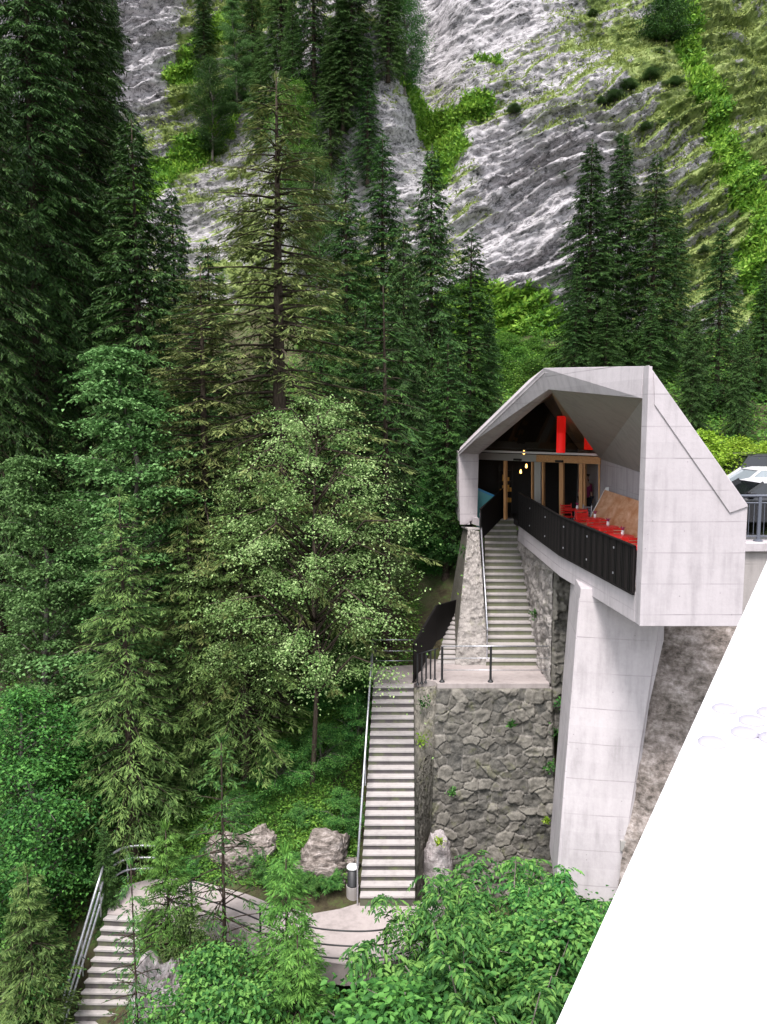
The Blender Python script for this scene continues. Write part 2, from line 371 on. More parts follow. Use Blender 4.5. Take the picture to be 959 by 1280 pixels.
# mountain face: layered rock rising to the right with grass on its ledges
def cliff_y(x, z):
    base = 57 + (z-3)*.58 + 5*(fbm(x*.035+3, z*.03, 21, 3)-.5)*2
    base = base + 9*sstep(-22, -34, x)*0 + 5*sstep(-30, -10, x)*sstep(-6, -12, x)
    rib = 6*np.exp(-((x-(-3+.05*z))/6.0)**2)*sstep(14, 30, z)           # buttress left of the gully
    gul = -5*np.exp(-((x-(3.6-.02*(z-30)))/2.2)**2)*sstep(10, 25, z)   # narrow green gully
    gr = -4*np.exp(-((x-(33-.16*(z-30)))/3.0)**2)
    return base - rib - gul*1 - gr
CXN, CZN = 620, 620
xs = np.linspace(-50, 50, CXN); zs = np.linspace(-1, 78, CZN)
X, Z = np.meshgrid(xs, zs, indexing='ij')
Y = cliff_y(X, Z)
warp = (fbm(X*.10, Z*.10, 5, 5)-.5)*3.6
t = Z*.92 - X*.42 + warp
def saw(v, s):
    k = np.floor(v); f = v-k; a = .35+.65*_h(k, k*0+s, s)
    return a*(f**1.3)*(1-sstep(.86, 1, f))
strata_amt = sstep(.30, .62, fbm(X*.06+9, Z*.06, 77, 3))*.75+.35
disp = (saw(t/3.1, 3)*2.0 + saw(t/1.15+vnoise(X*.3, Z*.5, 8)*.8, 4)*1.35 + saw(t/.47+vnoise(X*.7, Z*.9, 18)*1.3, 6)*.6)*strata_amt
disp += (.5-np.abs(fbm(X*.8, Z*1.2, 12, 5)-.5)*5)*.2 + (fbm(X*3, Z*3, 13, 3)-.5)*.30 + (fbm(X*.22, Z*.22, 14, 3)-.5)*3
blk = fbm(X*.5+30, Z*.28, 40, 4)
disp += np.floor(blk*7)/7*1.6*sstep(-2, 6, X)*sstep(16, 8, X)*sstep(30, 40, Z)   # blocky grey face at the top
Y = Y - disp
lay = np.clip((t/1.15) % 1.0, 0, 1)
# grass where ledges face up, bright strips in the gullies
gy = np.gradient(Y, axis=1)/np.gradient(Z, axis=1)
ledge = sstep(.55, 1.7, gy)
g = ledge*.75 + (fbm(X*.10+50, Z*.10, 60, 5)-.45)*2.0 + (fbm(X*1.3, Z*1.3, 61, 3)-.5)*1.1
bare = np.maximum(sstep(17, 8, X)*sstep(-1, 3, X)*sstep(28, 34, Z), sstep(-18.8, -20.6, X)*sstep(25, 30, Z)*1.5)
bare = np.maximum(bare, sstep(5, 9, X)*sstep(21, 15, X)*sstep(26, 20, Z)*.7)
g -= bare*2.0
sd_ = X*.91+Z*.41
g += (fbm(sd_*.12, t*.55, 66, 4)-.5)*2.4*sstep(4, 14, X) + (.95*ledge+.08)*sstep(3, 14, X)*(1-bare*.6) + .15*sstep(4, -2, X) + .22 + (fbm(X*.7, Z*1.6, 67, 4)-.5)*.9
g += .35*sstep(18, 26, X)*sstep(12, 26, Z)
def strip(pts, w, amt):
    global bright
    m = np.zeros_like(X)
    for (x0, z0), (x1, z1) in zip(pts, pts[1:]):
        L2 = (x1-x0)**2+(z1-z0)**2; s = np.clip(((X-x0)*(x1-x0)+(Z-z0)*(z1-z0))/L2, 0, 1)
        d = np.hypot(X-x0-s*(x1-x0), Z-z0-s*(z1-z0)) + (fbm(X*.35, Z*.35, 90, 4)-.5)*w*2.2
        m = np.maximum(m, sstep(w, w*.3, d)*sstep(.25, .5, fbm(X*.6+5, Z*1.1, 91, 4)+.22*sstep(w, 0, d)))
    return m*amt
bright = np.zeros_like(X)
def cl(px, py):
    """place on the mountain face seen at (px,py)"""
    d = U(px, py, 1.0); Yv = 70.0
    for _ in range(30): Yv = .5*Yv+.5*float(cliff_y(np.array(d.x*Yv), np.array(d.z*Yv)))
    return (d.x*Yv, d.z*Yv)
for pts, w, a in [([(822,-30),(850,60),(885,120),(905,190),(935,250),(960,300)], 1.7, 1), ([(930,230),(950,310),(965,380)], 2.6, .9),
                  ([(520,130),(545,165),(590,140)], 1.5, 1), ([(525,140),(560,190),(548,230)], 1.6, .9), ([(205,105),(240,80),(275,40)], 2.3, 1),
                  ([(185,235),(240,200),(285,170)], 2.4, 1), ([(610,400),(650,440),(700,470),(720,430)], 3.4, 1), ([(600,75),(620,80)], .8, .8),
                  ([(640,400),(660,380)], 2, .8)]:
    bright = np.maximum(bright, strip([cl(*p) for p in pts], w, a))
g = np.maximum(g, bright*.95)
me = quads('mountain_face', np.stack([X, Y, Z], -1).reshape(-1, 3), gridQ(CXN, CZN), None or mat('tmp'), {'grass': np.clip(g, 0, 1.5), 'bright': bright, 'ledge': ledge, 'lay': lay}, smooth=False)
m = mat('layered mountain rock', (.3,.3,.3), .9, spec=.2); q = N(m); P = q.pos()
sp_ = q.n('ShaderNodeSeparateXYZ'); q.l(P, sp_.inputs[0]); cx_ = q.n('ShaderNodeCombineXYZ')
wob = q.math('MULTIPLY', q.noise(P, .25, 4), 2.2)
tt = q.math('ADD', q.math('SUBTRACT', q.math('MULTIPLY', sp_.outputs[2], .92), q.math('MULTIPLY', sp_.outputs[0], .40)), wob)
ss_ = q.math('ADD', q.math('MULTIPLY', sp_.outputs[0], .92), q.math('MULTIPLY', sp_.outputs[2], .40))
q.l(q.math('MULTIPLY', ss_, .30), cx_.inputs[0]); q.l(q.math('MULTIPLY', sp_.outputs[1], .3), cx_.inputs[1]); q.l(q.math('MULTIPLY', tt, 1.5), cx_.inputs[2])
st = cx_.outputs[0]
k = q.noise(st, 1.9, 9, .72, .2); kc = q.noise(st, 2.1, 5, .65, .1)
crack = q.math('SUBTRACT', 1.0, q.math('DIVIDE', q.math('ABSOLUTE', q.math('SUBTRACT', kc, .5)), .030), clamp=True); k2 = q.noise(P, 1.7, 8, .75); k3 = q.noise(P, .09, 3)
rc = q.ramp(q.math('ADD', q.math('MULTIPLY', k, .55), q.math('MULTIPLY', k2, .45)), [(.41, (.05,.05,.052)), (.44, (.27,.26,.265)), (.50, (.38,.36,.37)), (.57, (.50,.475,.49))])
gc = q.ramp(q.noise(P, 1.3, 6, .7), [(.38, (.05,.075,.02)), (.5, (.14,.19,.05)), (.62, (.27,.32,.12))])
gb = q.ramp(q.noise(P, .8, 5, .7), [(.35, (.05,.12,.02)), (.5, (.14,.26,.035)), (.65, (.25,.38,.06))])
gm = q.ramp(q.math('ADD', q.math('MULTIPLY', q.attr('grass'), .8), q.math('MULTIPLY', q.math('SUBTRACT', q.math('ADD', q.math('MULTIPLY', k2, .6), q.math('MULTIPLY', k, .4)), .5), 2.6)), [(.34, (0,0,0)), (.50, (1,1,1))])
rc = q.mix(q.math('MULTIPLY', crack, .85), rc, (.025,.025,.027)); c = q.mix(gm, rc, gc); c = q.mix(q.math('MULTIPLY', q.math('MULTIPLY', q.attr('bright'), gm), 1.0), c, gb)
q.color(c); q.bump(q.math('ADD', k, q.math('MULTIPLY', k2, .6)), 1.0, .28)
me.materials.clear(); me.materials.append(m)
_cliff = (X, Y, Z, g, bright)
tag(link('mountain_face', me), 'steep grey layered rock face with grassy ledges', None, kind='structure')
#--TREES--
# ================================================================== the café building
def V3(*a): return Vector(a)
ZF = -3.4
cafe = empty('cafe_building', (5, 20, ZF), 0, 'angular pale concrete cafe with folded roof and open terrace above the gorge', 'building')
A_t, A_b = U(811,456,15.5), U(801,783,15.5)
B_t, B_b = U(935,631,15.5), U(930,784,15.5)
R1 = U(680,460,20.3); L1 = U(573,565,28.0); L0 = U(575,656,28.0)
A_b.x = A_t.x = 5.10; B_b.x = B_t.x = U(935,631,15.5).x; B_b.z = A_b.z
# end wall facing the viewer
mb = MB(); mb.prism([A_b, B_b, B_t, A_t], (0,.34,0)); endw = mb.build('end_wall', M['conc'], cafe, bevel=.012)
# shallow raised panel following the roof slope
mb = MB(); pn = [(817,465),(935,633),(912,641),(818,506)]
pp = []
for x_, y_ in pn:
    p = U(x_, y_, 15.497); p.y = 15.499; pp.append(p)
pp[1].x = min(pp[1].x, B_t.x-.004)
mb.prism([p for p in pp], (0,-.028,0)); mb.build('roof_edge_panel', M['conc'], cafe, bevel=.008)
# frame of the open side: ring between outer and inner outlines, 0.35 deep
Ai_t = U(803,498,15.84); Ai_b = U(793.5,750,15.84); R1i = U(686,487,20.4); L1i = U(592,568,28.05); L0i = U(590,646,28.05)
nrm = V3(12.5, 2.4, 0).normalized()*.2
At2 = V3(5.10,15.843,A_t.z-.0); Ab2 = V3(5.10,15.843,A_b.z)
def ring(o1, o2, i2, i1, name):
    b = MB(); b.prism([o1, o2, i2, i1], nrm); b.build(name, M['conc'], cafe, bevel=.01)
ring(At2, R1, R1i, V3(5.08,15.843,Ai_t.z), 'roof_frame'); ring(R1, L1, L1i, R1i, 'roof_frame'); ring(L1, L0, L0i, L1i, 'side_frame')
# roof slopes
Bk = V3(7.55, 31, -.75); Rk = V3(5.6, 31, 1.75)
def slab(poly, d, name, m, par=cafe, bev=0):
    b = MB(); b.prism(poly, d); return b.build(name, m, par, bevel=bev)
At3 = A_t+V3(0,.345,0); Bt3 = B_t+V3(0,.345,0)
slab([At3, Bt3, Bk, Rk], (0,0,-.14), 'roof_slope', M['conc'])
slab([At3+V3(0,0,.002), Rk+V3(0,0,.002), R1+V3(.03,0,.002)], (0,0,-.13), 'roof_slope', M['conc'])
slab([R1+V3(.02,.02,.003), Rk+V3(0,0,.003), V3(3.0,31,-.8), L1+V3(.02,.02,.003)], (0,0,-.12), 'roof_slope', M['conc'])
# soffit over the terrace, back edge is the fold running down to the glass
FR = U(752,573,25.9); Wf = V3(7.06,26.0,-1.08); Wn = V3(6.82,15.845,0)
_p0 = V3(5.12,15.85,Ai_t.z+.01); _n3 = (R1i+V3(.03,0,.01)-_p0).cross(Wf-_p0); Wn.z = -1.5
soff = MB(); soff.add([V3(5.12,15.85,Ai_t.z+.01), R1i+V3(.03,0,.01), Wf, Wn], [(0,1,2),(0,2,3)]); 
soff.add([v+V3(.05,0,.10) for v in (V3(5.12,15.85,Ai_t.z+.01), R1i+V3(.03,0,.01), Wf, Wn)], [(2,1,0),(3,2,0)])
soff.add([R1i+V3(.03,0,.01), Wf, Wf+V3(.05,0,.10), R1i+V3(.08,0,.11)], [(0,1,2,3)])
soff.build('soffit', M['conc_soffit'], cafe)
# dark boarded ceiling behind the gable glass
FLp = on_line(590, -1.0, (3.25,30.0), (7.1,25.9)); FRp = V3(7.05,25.95,-1.05)
cb = MB(); cb.add([R1i+V3(.05,.1,-.01), V3(6.6,30.6,1.15), V3(3.1,30.8,-.7), L1i+V3(.05,.1,.02)], [(0,1,2),(0,2,3)])
cb.add([R1i+V3(.05,.1,-.01), V3(7.4,30.6,-.6), V3(6.6,30.6,1.15)], [(0,1,2)]); cb.add([R1i+V3(.05,.1,-.01), V3(7.3,26.4,-.9), V3(7.4,30.6,-.6)], [(0,1,2)])
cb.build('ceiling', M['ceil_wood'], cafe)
# inner long wall, side and back walls
slab([V3(6.82,15.845,-3.4), V3(7.06,26.0,-3.4), V3(7.5,30.8,-3.4), V3(7.5,30.8,-.9), V3(7.06,26.0,-1.0), V3(6.82,15.845,-1.6)], (.26,-.01,0), 'long_wall', M['conc'])
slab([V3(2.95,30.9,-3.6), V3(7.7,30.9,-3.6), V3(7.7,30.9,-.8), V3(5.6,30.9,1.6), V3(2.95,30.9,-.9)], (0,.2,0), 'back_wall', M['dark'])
slab([L0+V3(.36,.07,0), L1+V3(.36,.07,-.1), V3(3.0,30.88,-.95), V3(3.0,30.88,-3.6)], (-.2,0,0), 'side_wall', M['conc'])
slab([L0i+V3(.02,-.1,0), V3(3.32,27.4,L0i.z), V3(3.32,30.6,L0i.z), V3(2.8,30.6,L0i.z)], (0,0,-.25), 'ledge', M['conc'])
# terrace slab with its diagonal edge
E0 = V3(5.145,15.85,0); E1 = V3(4.74,20.8,0); E2 = V3(4.74,27.4,0)
def zz(v, z): return V3(v.x, v.y, z)
slab([zz(E0,ZF), V3(6.80,15.85,ZF), V3(7.04,26,ZF), V3(7.2,27.4,ZF), zz(E2,ZF), zz(E1,ZF)], (0,0,-.10), 'terrace_floor', M['path'])
mb = MB(); mb.prism([zz(E0,-3.51), V3(7.05,15.85,-3.51), V3(7.3,27.4,-3.51), zz(E2,-3.51), zz(E1,-3.51)], (0,0,-.40)); mb.build('floor_slab', M['conc'], cafe, bevel=.01)
mb = MB(); mb.prism([V3(E0.x-.045,15.846,-3.36), V3(E0.x+.05,15.846,-3.36), V3(E1.x+.05,20.8,-3.36), V3(E2.x+.05,27.4,-3.36), V3(E2.x-.06,27.4,-3.36), V3(E1.x-.06,20.8,-3.36)], (0,0,-.62)); mb.build('edge_beam', M['conc'], cafe, bevel=.01)
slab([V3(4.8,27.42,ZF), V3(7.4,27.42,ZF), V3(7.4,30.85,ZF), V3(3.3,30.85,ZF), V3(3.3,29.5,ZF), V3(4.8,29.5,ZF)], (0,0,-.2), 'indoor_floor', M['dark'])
# facade: beam, posts, panes
def fp(px, z): return on_line(px, z, (3.3,29.9), (7.08,25.9))
zb0, zb1 = -1.26, -1.02
mb = MB(); mb.bar((fp(590,-1.0)+fp(590,zb0))/2+V3(0,0,-.0), (fp(672,-1.0)+fp(672,zb0))/2, .16, .24); mb.build('facade_beam', M['grey_post_beam_glare'], cafe)  # left half: sun reflection on the beam put into its colour
mb = MB(); mb.bar((fp(672.2,-1.0)+fp(672.2,zb0))/2, (fp(752,-1.0)+fp(752,zb0))/2, .16, .24); mb.build('facade_beam', M['wood_h'], cafe)
mb = MB(); mb.bar(fp(590,-.94), fp(752,-.94), .24, .07); mb.build('beam_flashing', M['white'], cafe)
for px in (648, 700):
    mb = MB(); p = fp(px, -1.2); d = (fp(px+5,-1.2)-p); mb.bar(p+V3(-.05,-.12,0)-d*.9, p+V3(-.05,-.12,0)+d*.9, .08, .07); mb.build('door_sensor', M['dark'], cafe)
for px, w, mk in ((593.5,.09,'wood'), (632,.09,'wood'), (666,.05,'wood'), (673,.26,'grey_post_beam_glare'), (679.5,.06,'wood'), (702.5,.15,'wood'), (727,.13,'wood'), (731.5,.05,'wood'), (750,.05,'wood')):
    mb = MB(); a_, b_ = fp(px, ZF+.01), fp(px, zb0+.0); mb.bar(a_, b_, w, .12, up=(.69,.72,0)); mb.build('post', M[mk], cafe)
for a_, b_ in ((593.5,632), (680,702), (703,727), (732,750)):
    mb = MB(); p0, p1 = fp(a_+.5, ZF+.02), fp(b_-.5, ZF+.02); q0, q1 = fp(b_-.5, zb0), fp(a_+.5, zb0); mb.prism([p0, p1, q0, q1], (.01,.012,0)); mb.build('pane', M['glass'], cafe)
# gable glass: leaning glazing between beam, roof edge and fold
mb = MB(); g0, g1, g2 = fp(592,-.90), fp(751,-.92), R1i+V3(.05,.15,-.06)
mb.add([g0+V3(.02,.02,0), g1, g2], [(0,1,2)]); mb.build('gable_glass', M['glass'], cafe)
# teal parapet glass in the left window
mb = MB(); a_ = U(596,641,28.9); b_ = U(614,632,28.9); mb.prism([U(596,663,28.9), U(620,652,28.9), U(620,622,28.9), U(596,611,28.9)], (0,.03,0)); mb.build('turquoise_panel', M['teal'], cafe)
mb = MB(); mb.bar(U(596,610.5,28.88), U(621,621.5,28.88), .05, .07); mb.build('blue_top_rail', M['blue'], cafe)

# shop rack and pendant bulbs inside
rk = empty('goods_rack', (4.6,29.2,ZF), 0, 'tall rack of yellow lit goods just inside the glass entrance', 'shop rack')
mb = MB()
for x_ in (4.35,4.85): mb.bar((x_,29.9,ZF), (x_,29.9,-1.5), .04)
for z_ in (-2.9,-2.5,-2.1,-1.7): mb.box((4.36,29.8,z_), (4.84,30.0,z_+.03))
mb.build('frame', M['dark'], rk)
mb = MB()
for z_ in (-2.87,-2.47,-2.07):
    for k in range(5):
        if random.random() < .75: mb = MB(); mb.box((4.38+k*.09,29.83,z_), (4.45+k*.09,29.9,z_+random.uniform(.08,.26))); mb.build('goods', M['shelf'], rk)
for i, (px, py, lb) in enumerate([(651,590,'lowest of the small warm bulbs behind the entrance glass'), (658,583,'small warm bulb glowing right above the goods rack'), (655,566,'small warm bulb seen just above the facade beam')]):
    p = U(px, py, 29.3); e = empty('pendant_bulb', p, 0, lb, 'lamp', 'warm bulbs hanging inside the entrance')
    mb = MB(); mb.lathe(p, [(.01,-.06),(.035,-.04),(.04,0),(.03,.04),(.02,.09)], 10); mb.build('bulb', M['bulb'], e, True)
    mb = MB(); mb.tube([p+V3(0,0,.09), p+V3(0,0,.5)], .006, 5); mb.build('cord', M['dark'], e)
# red lanterns
def lantern(px, py0, py1, Y, r, lab):
    t, b_ = U(px, py0, Y), U(px, py1, Y); b_.x = t.x; b_.y = t.y
    e = empty('lantern', b_, 0, lab, 'lantern', 'long red cylinder lanterns under the cafe roof')
    mb = MB(); n = 24; prof = [(r,0),(r*1.02,.015),(r,.03)] + [(r,(t.z-b_.z)*k/8) for k in range(1,8)] + [(r,(t.z-b_.z)-.03),(r*1.03,(t.z-b_.z)-.015),(r,(t.z-b_.z))]
    mb.lathe(b_, prof, n); mb.build('lamp_shade', M['red_lamp'], e, True)
    mb = MB(); mb.tube([t, t+V3(0,0,.45)], .012, 6); mb.build('cord', M['dark'], e)
lantern(702, 520, 566, 24.5, .135, 'tall red cylinder lantern hanging whole in the cafe gable')
lantern(737, 541, 562, 25.9, .16, 'red lantern half hidden behind the fold of the concrete soffit')
# person inside the glass (seen dimly)
def person_fig():
    base = V3(*fp(757, ZF)) if False else V3(6.85,26.9,ZF)
    J = {'pel':(0,0,.92),'sp':(0,0,1.15),'ch':(0,0,1.35),'nk':(0,0,1.50),'hd':(0,-.02,1.64),'ht':(0,-.01,1.74),
         'lh':(-.10,0,.88),'lk':(-.11,-.02,.48),'la':(-.11,.02,.08),'lt':(-.12,-.14,.04),'rh':(.10,0,.88),'rk':(.11,-.02,.48),'ra':(.11,.02,.08),'rt':(.12,-.14,.04),
         'ls':(-.18,0,1.40),'le':(-.24,.02,1.14),'lw':(-.22,-.10,.92),'rs':(.18,0,1.40),'re':(.24,.02,1.14),'rw':(.22,-.10,.92)}
    rad = {'pel':.15,'sp':.13,'ch':.16,'nk':.055,'hd':.10,'ht':.07,'lh':.09,'lk':.06,'la':.045,'lt':.035,'rh':.09,'rk':.06,'ra':.045,'rt':.035,'ls':.06,'le':.045,'lw':.03,'rs':.06,'re':.045,'rw':.03}
    E = [('pel','sp'),('sp','ch'),('ch','nk'),('nk','hd'),('hd','ht'),('pel','lh'),('lh','lk'),('lk','la'),('la','lt'),('pel','rh'),('rh','rk'),('rk','ra'),('ra','rt'),('ch','ls'),('ls','le'),('le','lw'),('ch','rs'),('rs','re'),('re','rw')]
    def skin(name, keys, edges, m, grow=1.0, par=None, root=0):
        idx = {k: i for i, k in enumerate(keys)}
        me = bpy.data.meshes.new(name); me.from_pydata([J[k] for k in keys], [(idx[a], idx[b]) for a, b in edges], [])
        me.skin_vertices or me.attributes
        o = bpy.data.objects.new(name, me); col.objects.link(o); o.parent = par
        mod = o.modifiers.new('skin', 'SKIN'); mod.use_smooth_shade = True
        for i, k in enumerate(keys):
            v = me.skin_vertices[0].data[i]; v.radius = (rad[k]*grow,)*2; v.use_root = (i == root)
        ss = o.modifiers.new('sub', 'SUBSURF'); ss.levels = 1; ss.render_levels = 2
        me.materials.append(m); return o
    e = empty('person', base, R(20), 'person in a magenta knit top standing behind the right end of the glass', 'person')
    for h_, s_ in (('lw',-1),('rw',1)):
        w = Vector(J[h_])
        for f_ in range(5):
            a_ = h_+'f%da' % f_; b_ = h_+'f%db' % f_
            if f_ == 4: J[a_] = tuple(w+V3(0,-.03,-.03)); J[b_] = tuple(w+V3(-.02*s_,-.06,-.07))
            else: J[a_] = tuple(w+V3(0,-.02+.016*f_-.01,-.08)); J[b_] = tuple(w+V3(-.01*s_,-.03+.018*f_,-.15+.01*abs(f_-1)))
            rad[a_] = .011; rad[b_] = .008; E.append((h_, a_)); E.append((a_, b_))
    skin('body', list(J), E, M['skin'], 1, e)
    ks = ['pel','sp','ch','ls','le','rs','re']; skin('top', ks, [e_ for e_ in E if e_[0] in ks and e_[1] in ks], M['magenta'], 1.14, e)
    ks = ['pel','lh','lk','la','rh','rk','ra']; skin('trousers', ks, [e_ for e_ in E if e_[0] in ks and e_[1] in ks], M['trouser'], 1.16, e)
    J['h1'] = (0,.02,1.66); J['h2'] = (0,.01,1.76); J['h3'] = (0,.05,1.56); rad.update(h1=.105, h2=.075, h3=.07)
    skin('hair', ['h1','h2','h3'], [('h1','h2'),('h1','h3')], M['hair'], 1, e)
    for s_ in (-1,1): mb = MB(); mb.lathe((s_*.035,-.112,1.645), [(.004,-.008),(.012,0),(.004,.008)], 8); mb.build('eye', M['white'], e, local=True)
    mb = MB(); mb.add([(-.012,-.11,1.61),(.012,-.11,1.61),(0,-.14,1.612),(0,-.112,1.65)], [(0,1,2),(1,3,2),(3,0,2)]); mb.build('nose', M['skin'], e, local=True)
    mb = MB(); mb.box((-.022,-.118,1.580), (.022,-.108,1.588)); mb.build('mouth', M['red'], e, local=True)
person_fig()

# black balustrades (panel of upright slats, top rail, fixings)
def balustrade(pts, h, label, name='balustrade', cat='balustrade', studs=True, grp=None):
    """pts: bottom line points; h: panel heights"""
    e = empty(name, pts[0], 0, label, cat, grp)
    mb = MB(); rail = MB(); pn = MB()
    for (a, ha), (b, hb) in zip(zip(pts, h), list(zip(pts, h))[1:]):
        a = Vector(a); b = Vector(b); L = (b-a).length; n = max(2, int(L/.085)); d = (b-a).normalized()
        side = d.cross(V3(0,0,1)).normalized()
        for k in range(n):
            p = a.lerp(b, (k+.5)/n); hh = ha+(hb-ha)*(k+.5)/n
            mb.bar(p+V3(0,0,.0), p+V3(0,0,hh), .032, .05, up=tuple(d))
        rail.bar(a+V3(0,0,ha+.01), b+V3(0,0,hb+.01), .06, .03)
        rail.bar(a+V3(0,0,-.02), b+V3(0,0,-.02), .06, .03)
        pn.prism([a+side*.03, b+side*.03, b+side*.03+V3(0,0,hb), a+side*.03+V3(0,0,ha)], side*.008)
    mb.build('slats', M['black'], e); rail.build('rails', M['black'], e); pn.build('backing', M['black'], e)
    return e
bal = balustrade([V3(E0.x-.085,15.86,ZF+.02), V3(E1.x-.085,20.8,ZF+.02), V3(E2.x-.085,27.3,ZF+.02)], [.95,1.0,1.08], 'long black slatted balustrade along the cafe terrace')
mb = MB()
for yy in (16.9,18.6,20.4,22.6,25.0):
    for zz_ in (.25,.8):
        x_ = np.interp(yy, [15.86,20.8,27.3], [E0.x,E1.x,E2.x])-.085; mb.box((x_-.045,yy-.02,ZF+zz_-.02), (x_-.028,yy+.02,ZF+zz_+.02))
mb.build('studs', M['steel'], bal)
balustrade([U(600,674,26.9), U(632,641,29.6)], [1.02,.98], 'short black balustrade on the left of the top steps', grp=None)
p0 = U(516.5,852,23.3); p1 = U(545,800,25.2); p2 = U(574,787,28.0)
balustrade([p0, p1, p2], [1.12,1.12,1.1], 'dark balustrade climbing behind the lower landing')

# ------------------------------------------------------------------ terrace furniture
bench = empty('bench', (6.5,20,ZF), 0, 'long bench with tall leaning wooden back against the terrace wall', 'bench')
by0, by1 = 16.2, 24.6
bt0 = V3(6.76, by1, -1.98); 
mb = MB(); mb.prism([V3(6.30,by0,ZF+.44), V3(6.38,by1,ZF+.44), V3(6.86,by1,ZF+1.42), V3(6.74,by0,ZF+1.38)], V3(.035,0,-.015)); mb.build('backrest', M['bench_wood'], bench)
mb = MB(); mb.prism([V3(6.39,by1+.005,ZF), V3(6.99,by1+.005,ZF), V3(6.99,by1+.005,ZF+1.5), V3(6.90,by1+.005,ZF+1.5), V3(6.36,by1+.005,ZF+.44)], (0,.05,0)); mb.build('side_panel', M['white'], bench)
mb = MB(); mb.prism([V3(5.95,by0,ZF+.40), V3(6.05,by1,ZF+.40), V3(6.42,by1,ZF+.40), V3(6.32,by0,ZF+.40)], (0,0,.04)); mb.build('seat', M['bench_wood'], bench)
mb = MB(); mb.prism([V3(6.0,by0,ZF+.005), V3(6.1,by1,ZF+.005), V3(6.1,by1,ZF+.397), V3(6.0,by0,ZF+.397)], (.03,0,0)); mb.build('front_panel', M['white'], bench)
def make_table():
    e = empty('cafe_table', (0,0,0), 0, 'x', 'table')
    mb = MB(); mb.lathe((0,0,.72), [(.33,0),(.345,.008),(.345,.022),(.335,.03)], 28); mb.build('tabletop', M['red'], e, local=True)
    mb = MB(); mb.tube([(0,0,.03),(0,0,.72)], .025, 10); mb.build('leg', M['steel'], e, local=True)
    mb = MB(); mb.lathe((0,0,0), [(.22,0),(.22,.012),(.03,.03)], 20); mb.build('foot', M['steel'], e, local=True)
    return e
def make_chair(mk):
    e = empty('cafe_chair', (0,0,0), 0, 'x', 'chair'); m = M[mk]
    mb = MB()
    for k in range(5): mb.box((-.19,-.2+k*.085,.44), (.19,-.2+k*.085+.06,.455))
    mb.build('seat', m, e, local=True)
    mb = MB()
    for k in range(4): mb.bar((-.19,.21+k*.012,.56+k*.075), (.19,.21+k*.012,.56+k*.075), .012, .05)
    for s in (-1,1): mb.tube([(s*.19,.2,.44),(s*.19,.25,.86)], .012, 6)
    mb.build('backrest', m, e, local=True)
    for sx in (-1,1):
        for sy in (-1,1):
            mb = MB(); mb.tube([(sx*.18,sy*.18,.445),(sx*.2,sy*.22,0)], .012, 6); mb.build('leg', M['steel'], e, local=True)
    return e
def make_vase():
    e = empty('menu_pot', (0,0,0), 0, 'x', 'pot')
    mb = MB(); mb.lathe((0,0,0), [(.03,0),(.045,.05),(.035,.10),(.04,.12)], 12); mb.build('pot', M['white'], e, True, True)
    mb = MB()
    for k in range(7):
        a = k*.9; mb.tube([(0,0,.1),(.03*math.cos(a),.03*math.sin(a),.17),(.06*math.cos(a),.06*math.sin(a),.2)], .008, 5)
    mb.build('flowers', M['magenta'], e, local=True)
    return e
def copy_tree(o, parent=None):
    c = o.copy(); col.objects.link(c)
    if parent: c.parent = parent
    for ch in list(o.children): copy_tree(ch, c)
    return c
ordn = ['farthest', 'second farthest', 'middle', 'second nearest', 'nearest']
T0 = make_table(); C0 = make_chair('red'); V0 = make_vase(); CS = make_chair('steel')
tp = [U(719,637,25.2), U(741,648,22.7), U(757,657,20.9), U(775,669,19.1), U(796,684,17.3)]
for i, p in enumerate(tp):
    t = T0 if i == 0 else copy_tree(T0); t.location = (p.x, p.y, ZF); t['label'] = 'round red terrace table, %s of the row of five along the bench' % ordn[i]; t['group'] = 'round red tables on the terrace'
    v = V0 if i == 0 else copy_tree(V0); v.location = (p.x+.08, p.y+.05, ZF+.75); v['label'] = 'small white flower pot on the %s red terrace table' % ordn[i]; v['group'] = 'flower pots on the red tables'
k = 0
for i, p in enumerate(tp):
    for dy, rz in ((.55, 15), (-.6, 190)):
        if i == 4 and dy < 0: continue
        c_ = C0 if k == 0 else copy_tree(C0); c_.location = (p.x-.05, p.y+dy, ZF); c_.rotation_euler = (0,0,R(rz)); k += 1
        c_['label'] = 'red slatted metal chair on the %s side of the %s red table' % ('far' if dy > 0 else 'near', ordn[i]); c_['group'] = 'red chairs on the terrace'
CS.location = (6.35, 25.35, ZF); CS.rotation_euler = (0,0,R(-60)); CS['label'] = 'bare metal chair beside the white end of the wooden bench'

# ================================================================== stairs
def flight(name, label, n, top, bot, grp=None, riser='riser', turn=0):
    """top/bot: (left,right) points of the topmost and lowest tread fronts"""
    e = empty(name, bot[0], 0, label, 'stairs')
    tl, tr = [Vector(v) for v in top]; bl, br = [Vector(v) for v in bot]
    for k in range(n):
        u, v = k/n, (k+1)/n
        a = bl.lerp(tl, u); b = br.lerp(tr, u); c = br.lerp(tr, v); d = bl.lerp(tl, v)
        z = bl.z+(tl.z-bl.z)*v; zb = bl.z+(tl.z-bl.z)*u
        j = random.uniform(-.006,.006)
        back = (d-a); back.z = 0; bk = back.normalized()
        a = V3(a.x,a.y,0); b = V3(b.x,b.y,0); c = V3(c.x,c.y,0)+bk*.02; d = V3(d.x,d.y,0)+bk*.02
        mb = MB(); ts = .055
        mb.prism([zz(a-bk*.03,z-ts+j), zz(b-bk*.03,z-ts+j), zz(c,z-ts+j), zz(d,z-ts+j)], (0,0,ts), 0)
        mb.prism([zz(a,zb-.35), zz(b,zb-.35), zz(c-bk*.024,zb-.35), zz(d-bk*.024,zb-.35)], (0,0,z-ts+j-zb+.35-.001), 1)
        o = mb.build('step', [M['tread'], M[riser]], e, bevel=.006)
    return e
